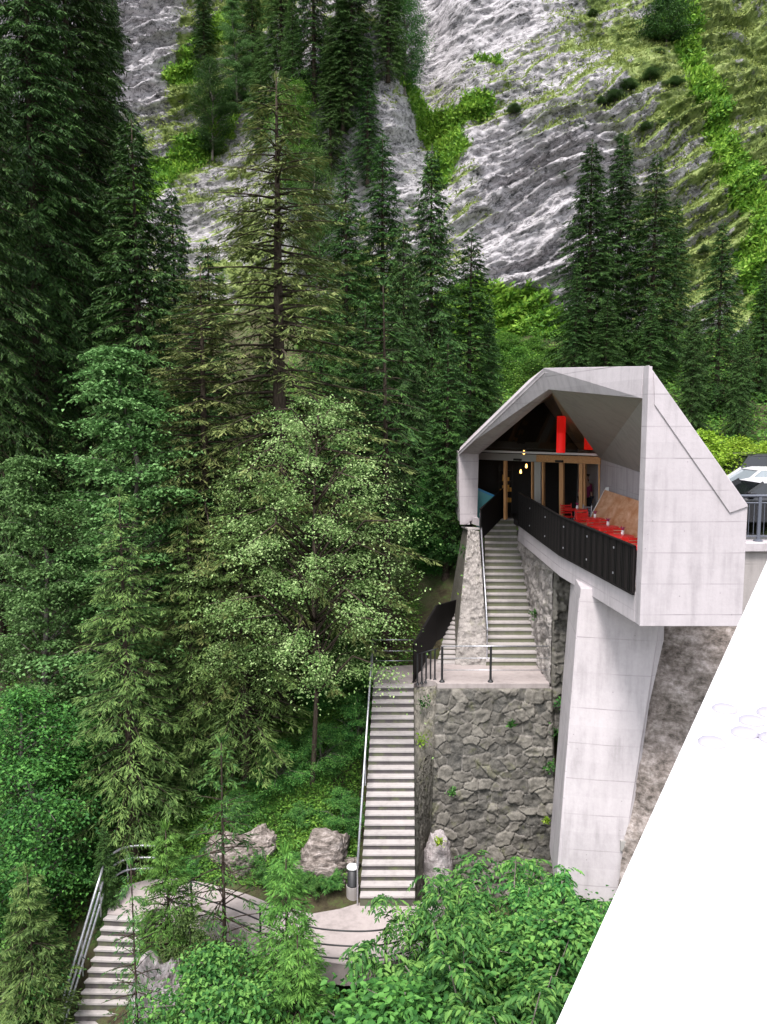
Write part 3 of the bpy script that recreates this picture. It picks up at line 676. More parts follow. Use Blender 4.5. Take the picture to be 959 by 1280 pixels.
ZL = -7.5
upper = flight('upper_stairs', 'upper flight of pale concrete steps climbing to the cafe door', 22,
    (V3(3.75,29.4,ZF-.02), V3(4.86,29.4,ZF-.02)), (V3(3.22,24.35,ZL), V3(4.88,24.35,ZL)))
lower = flight('lower_stairs', 'long straight flight of concrete steps below the stone wall', 24,
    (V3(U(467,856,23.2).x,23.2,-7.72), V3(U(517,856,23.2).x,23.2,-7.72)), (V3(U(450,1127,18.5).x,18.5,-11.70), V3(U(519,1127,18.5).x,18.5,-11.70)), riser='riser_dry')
side = flight('side_stairs', 'short narrow flight curving up behind the stone wedge wall', 11,
    (U(563,764,27.6), U(575,764,27.4)), (U(546,832,24.5), U(569,832,24.5)))
# landings
L = empty('landing', (3,23.5,ZL), 0, 'concrete landing between the two flights on top of the stone wall', 'landing')
mb = MB(); mb.prism([V3(1.58,22.62,ZL), V3(4.86,22.62,ZL), V3(4.90,24.40,ZL), V3(3.2,24.40,ZL), V3(3.05,24.64,ZL), V3(1.8,24.64,ZL), V3(1.2,24.0,ZL)], (0,0,-.16)); mb.build('slab', M['path'], L, bevel=.012)
L2 = empty('landing', (0,24,-7.7), 0, 'small concrete landing at the head of the long lower flight', 'landing')
lx0, lx1 = U(467,856,23.2).x, U(517,856,23.2).x
mb = MB(); mb.prism([V3(lx0,23.22,-7.72), V3(lx1,23.22,-7.72), V3(1.25,23.9,-7.72), V3(1.3,25.2,-7.72), V3(lx0-.02,24.9,-7.72)], (0,0,-.16)); mb.build('slab', M['path'], L2, bevel=.012)
mb = MB(); mb.prism([V3(1.0,23.3,-7.506), V3(1.58,22.7,-7.506), V3(1.9,24.66,-7.506), V3(1.35,25.2,-7.506)], (0,0,-.3)); mb.build('step', M['path'], L2)
# handrails
def railing(name, label, top, base_z, levels, posts, r=.018, mk='steel', pmk='darksteel', pr=.022, grp=None, foot=True):
    """top: polyline of rail foot positions (x,y,z of ground); levels: heights; posts: fractions along the polyline"""
    e = empty(name, top[0], 0, label, 'railing', grp); top = [Vector(p) for p in top]
    for k, h in enumerate(levels):
        mb = MB(); mb.tube([p+V3(0,0,h) for p in top], r if k == 0 else r*.6, 8); mb.build('rail', M[mk], e, True)
    seg = [0]
    for a, b in zip(top, top[1:]): seg.append(seg[-1]+(b-a).length)
    for f in posts:
        s = f*seg[-1]; i = max(j for j in range(len(seg)-1) if seg[j] <= s+1e-6); t = (s-seg[i])/(seg[i+1]-seg[i]); p = top[i].lerp(top[i+1], t)
        mb = MB(); mb.tube([p, p+V3(0,0,levels[0]-.01)], pr, 8)
        if foot: mb.lathe(p, [(pr*2.4,0),(pr*2.4,.02),(pr*1.2,.07)], 10)
        mb.build('post', M[pmk], e)
    return e
railing('railing', 'railing with dark posts across the front of the main landing', [V3(1.72,22.74,ZL), V3(4.82,22.74,ZL)], ZL, [1.08,.72,.36], [0,.46], pr=.035)
railing('railing', 'pale rail closing the back of the small lower landing', [V3(lx0,24.6,-7.72), V3(lx1+.05,24.6,-7.72)], 0, [.98,.62,.3], [0.03], pr=.03)
railing('railing', 'dark railing of close posts above the mossy cheek wall', [V3(.98,23.1,-7.72), V3(1.62,22.95,-7.5)], 0, [.95], [.05,.25,.45,.65,.85], mk='darksteel', pr=.025)
railing('railing', 'thin pale handrail along the left edge of the long lower flight', [V3(lx0-.04,24.6,-7.72), V3(lx0-.04,23.2,-7.72), V3(U(450,1127,18.5).x-.06,18.5,-11.75)], 0, [1.0], [.12,.6,1], pmk='steel', pr=.018, r=.028, foot=False)
railing('railing', 'twin steel handrail down the left side of the upper flight', [U(600,677,27.2), V3(3.36,25.9,-6.35), V3(3.26,24.4,-7.35)], 0, [.98,.80], [.02,.35,.7,.98], pr=.02, pmk='steel', r=.026, foot=False)

# ================================================================== masonry
def stone_patch(name, P00, P10, P11, P01, cell, m, parent, out, depth=.09, res=.035, seed=1, aspect=1.5, edge=.08):
    P00, P10, P11, P01 = [np.array(p, float) for p in (P00, P10, P11, P01)]
    w = max(np.linalg.norm(P10-P00), np.linalg.norm(P11-P01)); h = max(np.linalg.norm(P01-P00), np.linalg.norm(P11-P10))
    nu, nv = max(4, int(w/res)), max(4, int(h/res)); u, v = np.meshgrid(np.linspace(0,1,nu), np.linspace(0,1,nv), indexing='ij')
    P = ((1-u)*(1-v))[...,None]*P00 + (u*(1-v))[...,None]*P10 + (u*v)[...,None]*P11 + ((1-u)*v)[...,None]*P01
    x = u*w; y = v*h
    x2 = x+(fbm(x*1.6/cell*.4, y*1.6/cell*.4, seed+5)-.5)*cell*.9; y2 = y+(fbm(x*1.6/cell*.4+9, y*1.6/cell*.4, seed+6)-.5)*cell*.7
    cw, ch = cell*aspect, cell
    gx = np.floor(x2/cw); gy_ = np.floor(y2/ch); F1 = np.full(x.shape, 9.); F2 = F1.copy(); ID = np.zeros(x.shape)
    for i in (-1,0,1,2):
        for j in (-1,0,1):
            cy = gy_+j; cx = gx+i-.5*(np.mod(cy, 2)); jx = _h(cx*2, cy, seed); jy = _h(cx*2, cy, seed+1); sz = _h(cx*2, cy, seed+3)*.35
            dx = (x2-(cx+.15+.7*jx)*cw)/cw; dy = (y2-(cy+.15+.7*jy)*ch)/ch
            d = (np.abs(dx)**3.6+np.abs(dy)**3.6)**(1/3.6)-sz*.5
            n1_ = d < F1; F2 = np.where(n1_, F1, np.minimum(F2, d)); ID = np.where(n1_, _h(cx*2, cy, seed+2), ID); F1 = np.where(n1_, d, F1)
    e = F2-F1; body = sstep(.005, .08, e)
    D = (body*(.25+1.1*ID) + (fbm(x*4, y*5, seed+8, 5)-.5)*1.7*body + (fbm(x*1.2, y*1.2, seed+12, 3)-.5)*.8)*depth
    ef = np.minimum(np.minimum(x, w-x), np.minimum(y, h-y)); D = D*sstep(-.01, edge, ef)
    out = np.array(out, float); out = out/np.linalg.norm(out); P = P + D[...,None]*out
    me = quads(name, P.reshape(-1,3), gridQ(nu, nv), m, {'cell': ID.ravel(), 'mortar': (1-sstep(.02,.09,e)).ravel()})
    return link(name, me, parent)
wall = empty('stone_wall', (3,22.6,-13.4), 0, 'tall dark rubble stone wall holding up the landing', 'retaining wall')
WL, WR = 1.55, 4.95
stone_patch('front_face', (1.22,21.9,-13.9), (5.1,21.9,-13.9), (WR,22.62,ZL-.155), (WL,22.62,ZL-.155), .33, M['stone_dark'], wall, (0,-1,.1), .085, .025, 11, 1.35)
mb = MB(); mb.prism([V3(WL+.05,22.68,ZL-.17), V3(WR,22.68,ZL-.17), V3(WR,25.6,ZL-.17), V3(1.3,25.6,ZL-.17)], (0,0,-6)); mb.build('core', M['conc_wall'], wall)
slw = empty('stone_wall', (4.9,24,ZL), 0, 'pale rubble side wall under the cafe on the right of the upper flight', 'retaining wall')
stone_patch('side_face', (4.93,29.4,-7.6), (4.93,22.75,-7.6), (4.93,22.75,-3.93), (4.93,29.4,-3.93), .22, M['stone_pale'], slw, (-1,0,0), .09, .035, 23, 1.2, .02)
stone_patch('front_face', (4.93,22.74,-9.0), (5.9,22.74,-9.0), (5.9,22.74,-3.93), (4.93,22.74,-3.93), .30, M['stone_dark'], slw, (0,-1,0), .14, .035, 29, 1.4)
mb = MB(); mb.prism([V3(4.98,22.8,-9), V3(6.9,22.8,-9), V3(7.1,30,-9), V3(4.98,30,-9)], (0,0,5.06)); mb.build('core', M['conc_wall'], slw)
wd = empty('wedge_wall', (3.1,26,ZL), 0, 'tapering mossy rubble wedge wall on the left of the upper flight', 'wall')
stone_patch('face', U(568,836,24.38), U(611,834,24.38), U(599,664,27.1), U(585,662,27.3), .17, M['stone_pale'], wd, (-.2,-1,.5), .09, .03, 37, 1.1, .03)
# this face rises away from the viewer: second patch with the high back
mb = MB(); _a,_b,_c,_d = U(569,833,24.5), U(610,833,24.5), U(598.5,665,27.2), U(585.5,664,27.4)
mb.add([_a,_b,_c,_d, V3(_a.x+.1,29.5,_a.z), V3(_b.x,29.5,_b.z), V3(_c.x,29.5,_c.z), V3(_d.x+.05,29.5,_d.z)], [(0,1,2,3),(1,5,6,2),(0,3,7,4),(3,2,6,7),(4,7,6,5)]); mb.build('core', M['stone_mid'], wd)
mb = MB(); mb.bar(U(592,661,27.3), V3(3.1,29.4,-3.75), .42, .07); mb.build('coping', M['tread'], wd, bevel=.01)
ck = empty('cheek_wall', (1.2,22,-12), 0, 'narrow mossy stone cheek between lower flight and dark wall', 'wall')
rx = U(519,1127,18.5).x
stone_patch('sloping_face', (rx+.03,18.9,-12.4), (1.32,21.75,-12.9), (WL,22.7,ZL-.1), (lx1+.03,23.25,-7.85), .2, M['stone_mid'], ck, (-.6,-.6,.3), .07, .03, 43, 1.2)
mb = MB(); mb.prism([V3(lx1+.06,23.35,-7.9), V3(WL+.02,22.82,-7.7), V3(1.7,24.6,-7.75), V3(lx1+.1,24.4,-7.9)], (0,0,-4)); mb.build('core', M['conc_wall'], ck)
# rounded buttress at the foot
bt = empty('stone_buttress', U(548,1085,20.6), 0, 'low rounded lichen spotted stone buttress beside the foot of the lower flight', 'buttress')
bm = bmesh.new(); bmesh.ops.create_icosphere(bm, subdivisions=5, radius=1)
c0 = U(547,1090,20.9)
for v in bm.verts:
    n_ = float(fbm(np.array(v.co.x*3+5), np.array(v.co.z*3+v.co.y*2), 71, 4))-.5
    s = 1+n_*.35; v.co = Vector((math.copysign(abs(v.co.x)**.8, v.co.x)*.40*s, v.co.y*.45*s, v.co.z*1.15*s))+c0
me = bpy.data.meshes.new('stone'); bm.to_mesh(me); bm.free(); me.materials.append(M['rock_pink']); link('stone', me, bt)

# ================================================================== concrete pier and rock under the building
pier = empty('concrete_pier', (5,18.6,-12), 0, 'tall leaning concrete wall pier carrying the cafe', 'pier')
pt0 = U(726,735,18.4); pb0 = U(695,1120,17.6); pb1 = U(772,1130,17.4); pt1 = U(832,735,18.0)
mb = MB(); mb.prism([pb0, pb1, U(785,1040,17.55), U(797,985,17.7), U(812,880,17.9), U(830,800,18.0), pt1, pt0], (.3,2.2,0)); pw = mb.build('wall', M['conc_pier'], pier, bevel=.02)
fr = (pt0-pb0).normalized(); lf = (pt1-pt0).normalized()
mb = MB(); p = U(781,1057,17.5); mb.box((p.x-.1,p.y-.03,p.z-.12), (p.x+.1,p.y+.05,p.z+.12)); mb.build('grey_plate', M['conc_soffit'], pier)
mb = MB(); mb.prism([pb0+V3(-.02,-.012,0), pb0+V3(.045,-.012,0), pt0+V3(.03,-.012,-.25), pt0+V3(-.03,-.012,-.25)], (.0,.06,0)); mb.build('pale_edge', M['conc'], pier)
def rock_patch(name, label, quad, m, amp=.4, res=.06, seed=3, out=(0,-1,.3), cat='rock'):
    P00, P10, P11, P01 = [np.array(p, float) for p in quad]
    w = np.linalg.norm(P10-P00); h = np.linalg.norm(P01-P00); nu, nv = int(w/res)+3, int(h/res)+3
    u, v = np.meshgrid(np.linspace(0,1,nu), np.linspace(0,1,nv), indexing='ij')
    P = ((1-u)*(1-v))[...,None]*P00 + (u*(1-v))[...,None]*P10 + (u*v)[...,None]*P11 + ((1-u)*v)[...,None]*P01
    x, y = u*w, v*h; D = (fbm(x*.8, y*.8, seed, 5)-.5)*amp*2 + np.floor(fbm(x*1.5, y*1.2, seed+9, 3)*8)/8*amp*.6 + (fbm(x*6, y*6, seed+4, 3)-.5)*amp*.25
    out = np.array(out, float); P = P + D[...,None]*(out/np.linalg.norm(out))
    me = quads(name, P.reshape(-1,3), gridQ(nu, nv), m); return tag(link(name, me), label, cat)
rock_patch('rock_face', 'rough pale rock face below the cafe, right of the pier', [U(760,1200,16.9), U(990,1200,14.2), U(1000,770,17.4), U(815,770,18.9)], M['rock'], .34, .04, 51)
def boulder(name, label, c, s, m, seed, rz=0):
    bm = bmesh.new(); bmesh.ops.create_icosphere(bm, subdivisions=6, radius=1); co_ = np.array([v.co[:] for v in bm.verts])
    a = fbm(co_[:,0]*1.3+seed, co_[:,2]*1.3+co_[:,1]*.9, seed, 4)-.5; b_ = np.floor(fbm(co_[:,0]*1.8, co_[:,2]*2.2+co_[:,1], seed+3, 3)*6)/6-.5; d_ = fbm(co_[:,0]*7+3, co_[:,2]*7+co_[:,1]*5, seed+8, 4)-.5
    sc_ = 1+a*.8+b_*.35+d_*.16; ca, sa = math.cos(rz), math.sin(rz)
    for v, k_ in zip(bm.verts, sc_):
        p = Vector((math.copysign(abs(v.co.x)**.75, v.co.x)*s[0], math.copysign(abs(v.co.y)**.75, v.co.y)*s[1], math.copysign(abs(v.co.z)**.75, v.co.z)*s[2]))*float(k_)
        v.co = Vector((p.x*ca-p.y*sa, p.x*sa+p.y*ca, p.z))+Vector(c)
    me = bpy.data.meshes.new(name); bm.to_mesh(me); bm.free(); me.materials.append(m); return tag(link(name, me), label, 'rock')
boulder('boulder', 'large pale lilac boulder beside the lamp post at the stair foot', U(405,1100,20.2), (1.0,.8,1.15), M['rock'], 5)
boulder('boulder', 'jagged grey boulder left of the larger one above the path', U(312,1085,20.6), (1.05,.8,1.15), M['rock'], 9, .5)
boulder('boulder', 'low rock shoulder between the two boulders above the path', U(358,1098,20.9), (1.0,.7,.85), M['rock'], 13, 1.1)
boulder('boulder', 'pinkish bare rock below the small larch beside the left steps', U(205,1262,15.4), (.6,.8,1.0), M['rock_pink'], 17)
boulder('boulder', 'low brownish rock between the large boulder and the bollard lamp', U(428,1128,19.9), (.55,.5,.5), M['rock'], 21, .3)
boulder('boulder', 'small flat rock at the inner edge of the path left of the big boulder', U(352,1128,20.0), (.6,.45,.4), M['rock'], 25, .8)
# ================================================================== path and left steps
def strip_mesh(name, pts, thick, m, label, cat='path', kind=None):
    """pts list of (left,right)"""
    mb = MB(); n = len(pts); Lf = [Vector(a) for a, b in pts]; Rt = [Vector(b) for a, b in pts]
    for i in range(n-1):
        mb.add([Lf[i], Rt[i], Rt[i+1], Lf[i+1]], [(0,1,2,3)]); d = V3(0,0,-thick)
        mb.add([Rt[i], Rt[i]+d, Rt[i+1]+d, Rt[i+1]], [(0,1,2,3)]); mb.add([Lf[i], Lf[i+1], Lf[i+1]+d, Lf[i]+d], [(0,1,2,3)])
    return tag(mb.build(name, m), label, None, kind=kind)
ZP = -11.8
def gp(px, py, z=ZP): return Uz(px, py, z)
path = strip_mesh('path', [(gp(590,1140), gp(600,1178)), (gp(530,1128), gp(540,1188)), (gp(470,1122), gp(480,1204)), (gp(425,1136), gp(430,1206)), (gp(390,1142), gp(375,1196)), (gp(345,1132), gp(325,1172)), (gp(310,1118), gp(285,1156)),
    (gp(260,1104), gp(240,1140)), (gp(222,1098), gp(205,1132)), (gp(190,1098), gp(192,1136)), (gp(160,1106), gp(184,1142)), (gp(138,1122), gp(182,1146)), (gp(134,1143), gp(182,1147))], .5, M['path'], 'pale concrete footpath', kind='structure')
lt_l, lt_r = gp(134,1144), gp(182,1147)
nst = 11; bl = Uz(90,1290,-13.9); br = Uz(160,1290,-13.9)
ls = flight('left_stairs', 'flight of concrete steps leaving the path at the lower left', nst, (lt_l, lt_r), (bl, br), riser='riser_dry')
for x in list(ls.children): pass
# curved handrail of three tubes on the left steps
def poly_rail(name, label, lines, r, mk, posts, pr=.02, pmk='darksteel'):
    e = empty(name, lines[0][0], 0, label, 'railing')
    for ln in lines:
        # smooth
        P = [Vector(p) for p in ln]; S = []
        for i in range(len(P)-1):
            p0, p1, p2, p3 = P[max(i-1,0)], P[i], P[i+1], P[min(i+2,len(P)-1)]
            for k in range(6):
                t = k/6; S.append(.5*((2*p1)+(p2-p0)*t+(2*p0-5*p1+4*p2-p3)*t*t+(3*p1-p0-3*p2+p3)*t**3))
        S.append(P[-1]); mb = MB(); mb.tube(S, r, 8); mb.build('rail', M[mk], e, True)
    for a, b in posts: mb = MB(); mb.tube([a, b], pr, 8); mb.build('post', M[pmk], e)
    return e
base = [gp(196,1100), gp(160,1102), gp(136,1118), gp(126,1146), Uz(104,1220,-12.9), Uz(80,1300,-14.1)]
poly_rail('railing', 'curved triple steel handrail sweeping round onto the left steps', [[b+V3(0,0,h) for b in base] for h in (.95,.62,.32)], .03, 'steel', [(base[i], base[i]+V3(0,0,.95)) for i in (1,3,4)], pmk='steel')
fb = [gp(206,1134), gp(240,1143), gp(286,1159), gp(326,1176), gp(378,1201), gp(430,1209), gp(482,1207), gp(530,1192)]
poly_rail('railing', 'dark railing with sagging cables along the outer edge of the path', [[b+V3(0,0,h) for b in fb] for h in (.85,.5,.2)], .018, 'darksteel', [(fb[i]+V3(0,0,-.1), fb[i]+V3(0,0,.88)) for i in (1,3,4,6,7)], .026)
# bollard lamp
bp = U(441,1106,19.3); bl_ = empty('bollard_lamp', bp, 0, 'dark cylindrical bollard lamp with white cap at the stair foot', 'lamp')
mb = MB(); mb.lathe(bp, [(.15,0),(.15,.02),(.135,.03),(.135,.46)], 24); mb.build('body', M['darksteel'], bl_, True)
mb = MB(); mb.lathe(bp+V3(0,0,.462), [(.15,0),(.155,.02),(.15,.05),(.10,.075)], 24); mb.build('cap', M['white'], bl_, True)
mb = MB(); mb.lathe(bp+V3(0,0,-.12), [(.165,-.5),(.165,.115)], 20); mb.build('base', M['conc_wall'], bl_)

# ================================================================== road, retaining wall, railing, cars
mb = MB(); mb.box((7.7,19.3,-2.88), (60,34,-2.84)); tag(mb.build('car_park', M['asphalt']), 'grey asphalt car park', None, kind='structure')
rw = empty('retaining_wall', (8,19,-6), 0, 'concrete retaining wall and kerb below the car park railing', 'retaining wall')
mb = MB(); mb.box((7.12,18.9,-12.5), (30,19.28,-3.0)); mb.build('wall', M['conc_wall'], rw)
mb = MB(); mb.box((7.1,18.78,-2.998), (30,19.34,-2.78)); mb.build('coping', M['conc'], rw, bevel=.02)
rl = empty('railing', (8,19.05,-2.78), 0, 'blue grey upright railing at the edge of the car park', 'railing')
zt = -2.78
for y_, h_, r_ in ((19.05,1.10,.035), (19.05,.93,.018), (19.05,.12,.018)):
    mb = MB(); mb.tube([(7.35,y_,zt+h_), (22,y_,zt+h_)], r_, 10); mb.build('rail', M['rail_grey'], rl, True)
xk = 9.05
for k in range(-1, 8):
    x_ = xk+k*1.7
    if x_ < 7.3: x_ = 7.36
    mb = MB(); mb.bar((x_,19.05,zt), (x_,19.05,zt+1.08), .07, .05, up=(0,1,0)); mb.lathe((x_,19.05,zt), [(.11,0),(.11,.025),(.05,.05)], 14); mb.build('post', M['rail_grey'], rl)
    mb = MB()
    for j in range(1, 14): mb.tube([(x_+j*.121,19.05,zt+.12),(x_+j*.121,19.05,zt+.93)], .008, 5)
    mb.build('balusters', M['rail_grey'], rl)
def car(label, loc, paint, wagon=True, glass_m='car_glass', H=1.5, roof=None):
    """parked side-on, nose towards -x, local origin on the ground at the middle"""
    e = empty('parked_car', loc, 0, label, 'car', 'cars parked behind the railing')
    m = mat('car paint', paint, .25, .1, .8); mr = mat('car roof paint', roof or paint, .3, .1, .8)
    Lh = 2.25; Wd = .88
    prof = [(-Lh,.35),(-Lh-.02,.62),(-Lh+.12,.80),(-1.15,.98),(-.95,1.0),(1.9,1.02),(Lh,.95),(Lh+.03,.55),(Lh-.05,.32)]
    mb = MB(); n = len(prof); V = []
    for s, ins in ((-1,.0),(-1,.0)): pass
    secs = [(-Wd+.05,-.0),(-Wd,.0),(-Wd*.92,.02),(Wd*.92,.02),(Wd,.0),(Wd-.05,0)]
    V = []; 
    for y_ in (-Wd, -Wd*.93, Wd*.93, Wd):
        k = 1 if abs(y_) < Wd*.99 else 0
        for x_, z_ in prof: V.append((x_*(1.0 if k else .985), y_, z_ if (k or z_ < .6) else z_-.05))
    Fc = []
    for j in range(3):
        for i in range(n): Fc.append((j*n+i, j*n+(i+1)%n, (j+1)*n+(i+1)%n, (j+1)*n+i))
    Fc.append(tuple(range(n))); Fc.append(tuple(range(3*n, 4*n))[::-1]); mb.add(V, Fc); mb.build('body', m, e, local=True, bevel=.03)
    top = H; r0, r1 = -.45, (1.75 if wagon else 1.2)
    gh = [(-1.1,.98),(r0,top-.05),(r0+.3,top),(r1-.2,top-.01),(r1+.1,top-.08),(2.08,1.0)]
    def band(zs, ins, name, mm):
        pass
    mb = MB(); n = len(gh); V = []
    for y_, sc_ in ((-Wd*.94,0),(-Wd*.78,1),(Wd*.78,1),(Wd*.94,0)): pass
    # greenhouse glass volume: tapering inwards towards the roof
    V = [(x_, s*(Wd*.93-(z_-.98)*.32), z_-.015) for s in (-1,1) for x_, z_ in gh]
    mb.add(V, [tuple(range(n)), tuple(range(n,2*n))[::-1]]+[(i,(i+1)%n,n+(i+1)%n,n+i) for i in range(n)]); mb.build('windows', M[glass_m], e, local=True)
    mb = MB(); wr = Wd*.93-(top-.06-.98)*.32+.012
    mb.add([(r0-.06,-wr,top-.07),(r0+.28,-wr+.02,top+.004),(r1-.2,-wr+.02,top-.004),(r1+.12,-wr,top-.09),(r0-.06,wr,top-.07),(r0+.28,wr-.02,top+.004),(r1-.2,wr-.02,top-.004),(r1+.12,wr,top-.09)],
        [(0,1,5,4),(1,2,6,5),(2,3,7,6),(0,3,2,1),(4,5,6,7),(0,4,7,3)]); mb.build('roof', mr, e, local=True, bevel=.02)
    def side(x_, z_, s): return (x_, s*(Wd*.93-(z_-.98)*.32+.008), z_)
    for s in (-1,1):
        for (xa, xb) in ((-1.12,r0-.05),(.28,.30),(1.2,1.22) if wagon else (1.05,1.1),(2.06,r1+.08)):
            mb = MB(); mb.bar(side(xa,.98,s), side(xb,top-.05,s), .07, .03, up=(0,1,0)); mb.build('pillar', m, e, local=True)
    for sx in (-1.4,1.38):
        for s in (-1,1):
            w = empty('wheel', (0,0,0)); w.parent = e; w.location = (sx, s*(Wd-.1), .32)
            mb = MB(); tn = 22; V = []
            for rr, yy in ((.2,-.1),(.31,-.1),(.325,-.06),(.325,.06),(.31,.1),(.2,.1)):
                for k in range(tn): V.append((rr*math.cos(2*math.pi*k/tn), yy, rr*math.sin(2*math.pi*k/tn)))
            mb.add(V, [(j*tn+k,j*tn+(k+1)%tn,((j+1)%6)*tn+(k+1)%tn,((j+1)%6)*tn+k) for j in range(6) for k in range(tn)]); mb.build('tyre', M['tyre'], w, local=True)
            mb = MB()
            for k in range(5): a = 2*math.pi*k/5; mb.bar((0,s*.07,0), (.2*math.cos(a),s*.07,.2*math.sin(a)), .05, .03, up=(0,1,0))
            mb.build('rim', M['rim'], w, local=True)
    for s in (-1,1):
        mb = MB(); mb.box((-.95,s*(Wd+.02)-.08,1.0), (-.78,s*(Wd+.02)+.1,1.14)); mb.build('mirror', m, e, local=True, bevel=.03)
        mb = MB(); mb.box((-Lh-.015,s*.62-.18,.66), (-Lh+.2,s*.62+.18,.78)); mb.build('headlight', M['car_glass_pale'], e, local=True, bevel=.02)
        mb = MB(); mb.box((-.25,s*(Wd+.012)-.012,.86), (-.05,s*(Wd+.012)+.012,.89)); mb.build('handle', m, e, local=True)
    return e
car('black car with pale roof parked right behind the railing', (10.35,21.3,-2.84), (.015,.015,.018), True, 'car_glass', 1.42, (.62,.60,.64))
car('white car with pale windscreen parked in the middle row', (12.3,25.6,-2.84), (.6,.59,.6), True, 'car_glass_pale', 1.5)
car('black estate car in the back row with only its roof showing', (14.0,30,-2.84), (.012,.012,.014), True, 'car_glass', 1.78)

# ================================================================== bridge parapet in the foreground
z0 = -.5
e1 = Uz(692,1283,z0); e2 = Uz(959,700,z0); d = (e2-e1).normalized(); 
s1 = e1-d*1.2; s2 = e2+d*3.0; r_ = V3(d.y,-d.x,0).normalized()
br_ = empty('bridge_parapet', s1, 0, 'broad white painted steel bridge parapet rising across the lower right corner', 'parapet')
mb = MB(); mb.prism([s1, s1+r_*.75, s2+r_*.75, s2], (0,0,-.012)); mb.build('cap_plate', M['white_steel'], br_, bevel=.003)
mb = MB(); mb.prism([s1+r_*.10+V3(0,0,-.013), s1+r_*.62+V3(0,0,-.013), s2+r_*.62+V3(0,0,-.013), s2+r_*.10+V3(0,0,-.013)], (0,0,-1.0)); mb.build('web', M['white_steel'], br_)
for (px, py) in ((906,888),(940,903),(931,918),(890,930),(966,925),(962,893)):
    p = Uz(px, py, z0); mb = MB(); mb.lathe(p, [(.0215,.0),(.0215,.004),(.017,.008),(.009,.010),(.002,.0105)], 20); mb.build('bolt', M['bolt'], br_, True)
# ================================================================== trees
rng = np.random.default_rng(5)
def kites(B, D, Nn, Ln, Wd):
    """leaf shaped quads: base B, unit direction D, normal Nn, length, width"""
    S = np.cross(D, Nn); S /= (np.linalg.norm(S, axis=1, keepdims=True)+1e-9)
    mid = B + D*(Ln*.45)[:, None]
    V = np.stack([B, mid+S*(Wd*.5)[:, None], B+D*Ln[:, None], mid-S*(Wd*.5)[:, None]], 1)
    return V.reshape(-1, 3)
def kmesh(name, Vs, m):
    A = [v for v in Vs if v.ndim == 2]; B6 = [v for v in Vs if v.ndim == 3]; V = []; Q = []; n0 = 0
    if A: a = np.concatenate(A); V.append(a); Q.append(np.arange(len(a)).reshape(-1, 4)); n0 = len(a)
    if B6:
        b6 = np.concatenate(B6); k = len(b6); i = n0+np.arange(k)[:, None]*6
        Q.append(np.concatenate([i+np.array([0,1,2,3]), i+np.array([0,3,4,5])])); V.append(b6.reshape(-1, 3))
    return quads(name, np.concatenate(V), np.concatenate(Q), m)
def folded(B, D, Nn, Ln, Wd):
    """leaf with a midrib fold: six points, two quads"""
    S = unit(np.cross(D, Nn)); U_ = unit(np.cross(S, D)); l = Ln[:, None]; w = Wd[:, None]*.5; up = U_*w*.45
    T = B+D*l-U_*l*.12; 
    return np.stack([B, B+D*l*.28+S*w*.95+up, B+D*l*.66+S*w*.8+up*.6, T, B+D*l*.66-S*w*.8+up*.6, B+D*l*.28-S*w*.95+up], 1)
def unit(v): return v/(np.linalg.norm(v, axis=-1, keepdims=True)+1e-9)
def wood_mesh(name, segs, m):
    """segs: list of (pts, r0, r1)"""
    mb = MB()
    for pts, r0, r1, n in segs: mb.tube(pts, r0, n, 0, r1)
    me = bpy.data.meshes.new(name); me.from_pydata(mb.V, [], mb.F); me.materials.append(m)
    me.polygons.foreach_set('use_smooth', [True]*len(me.polygons)); me.update(); return me
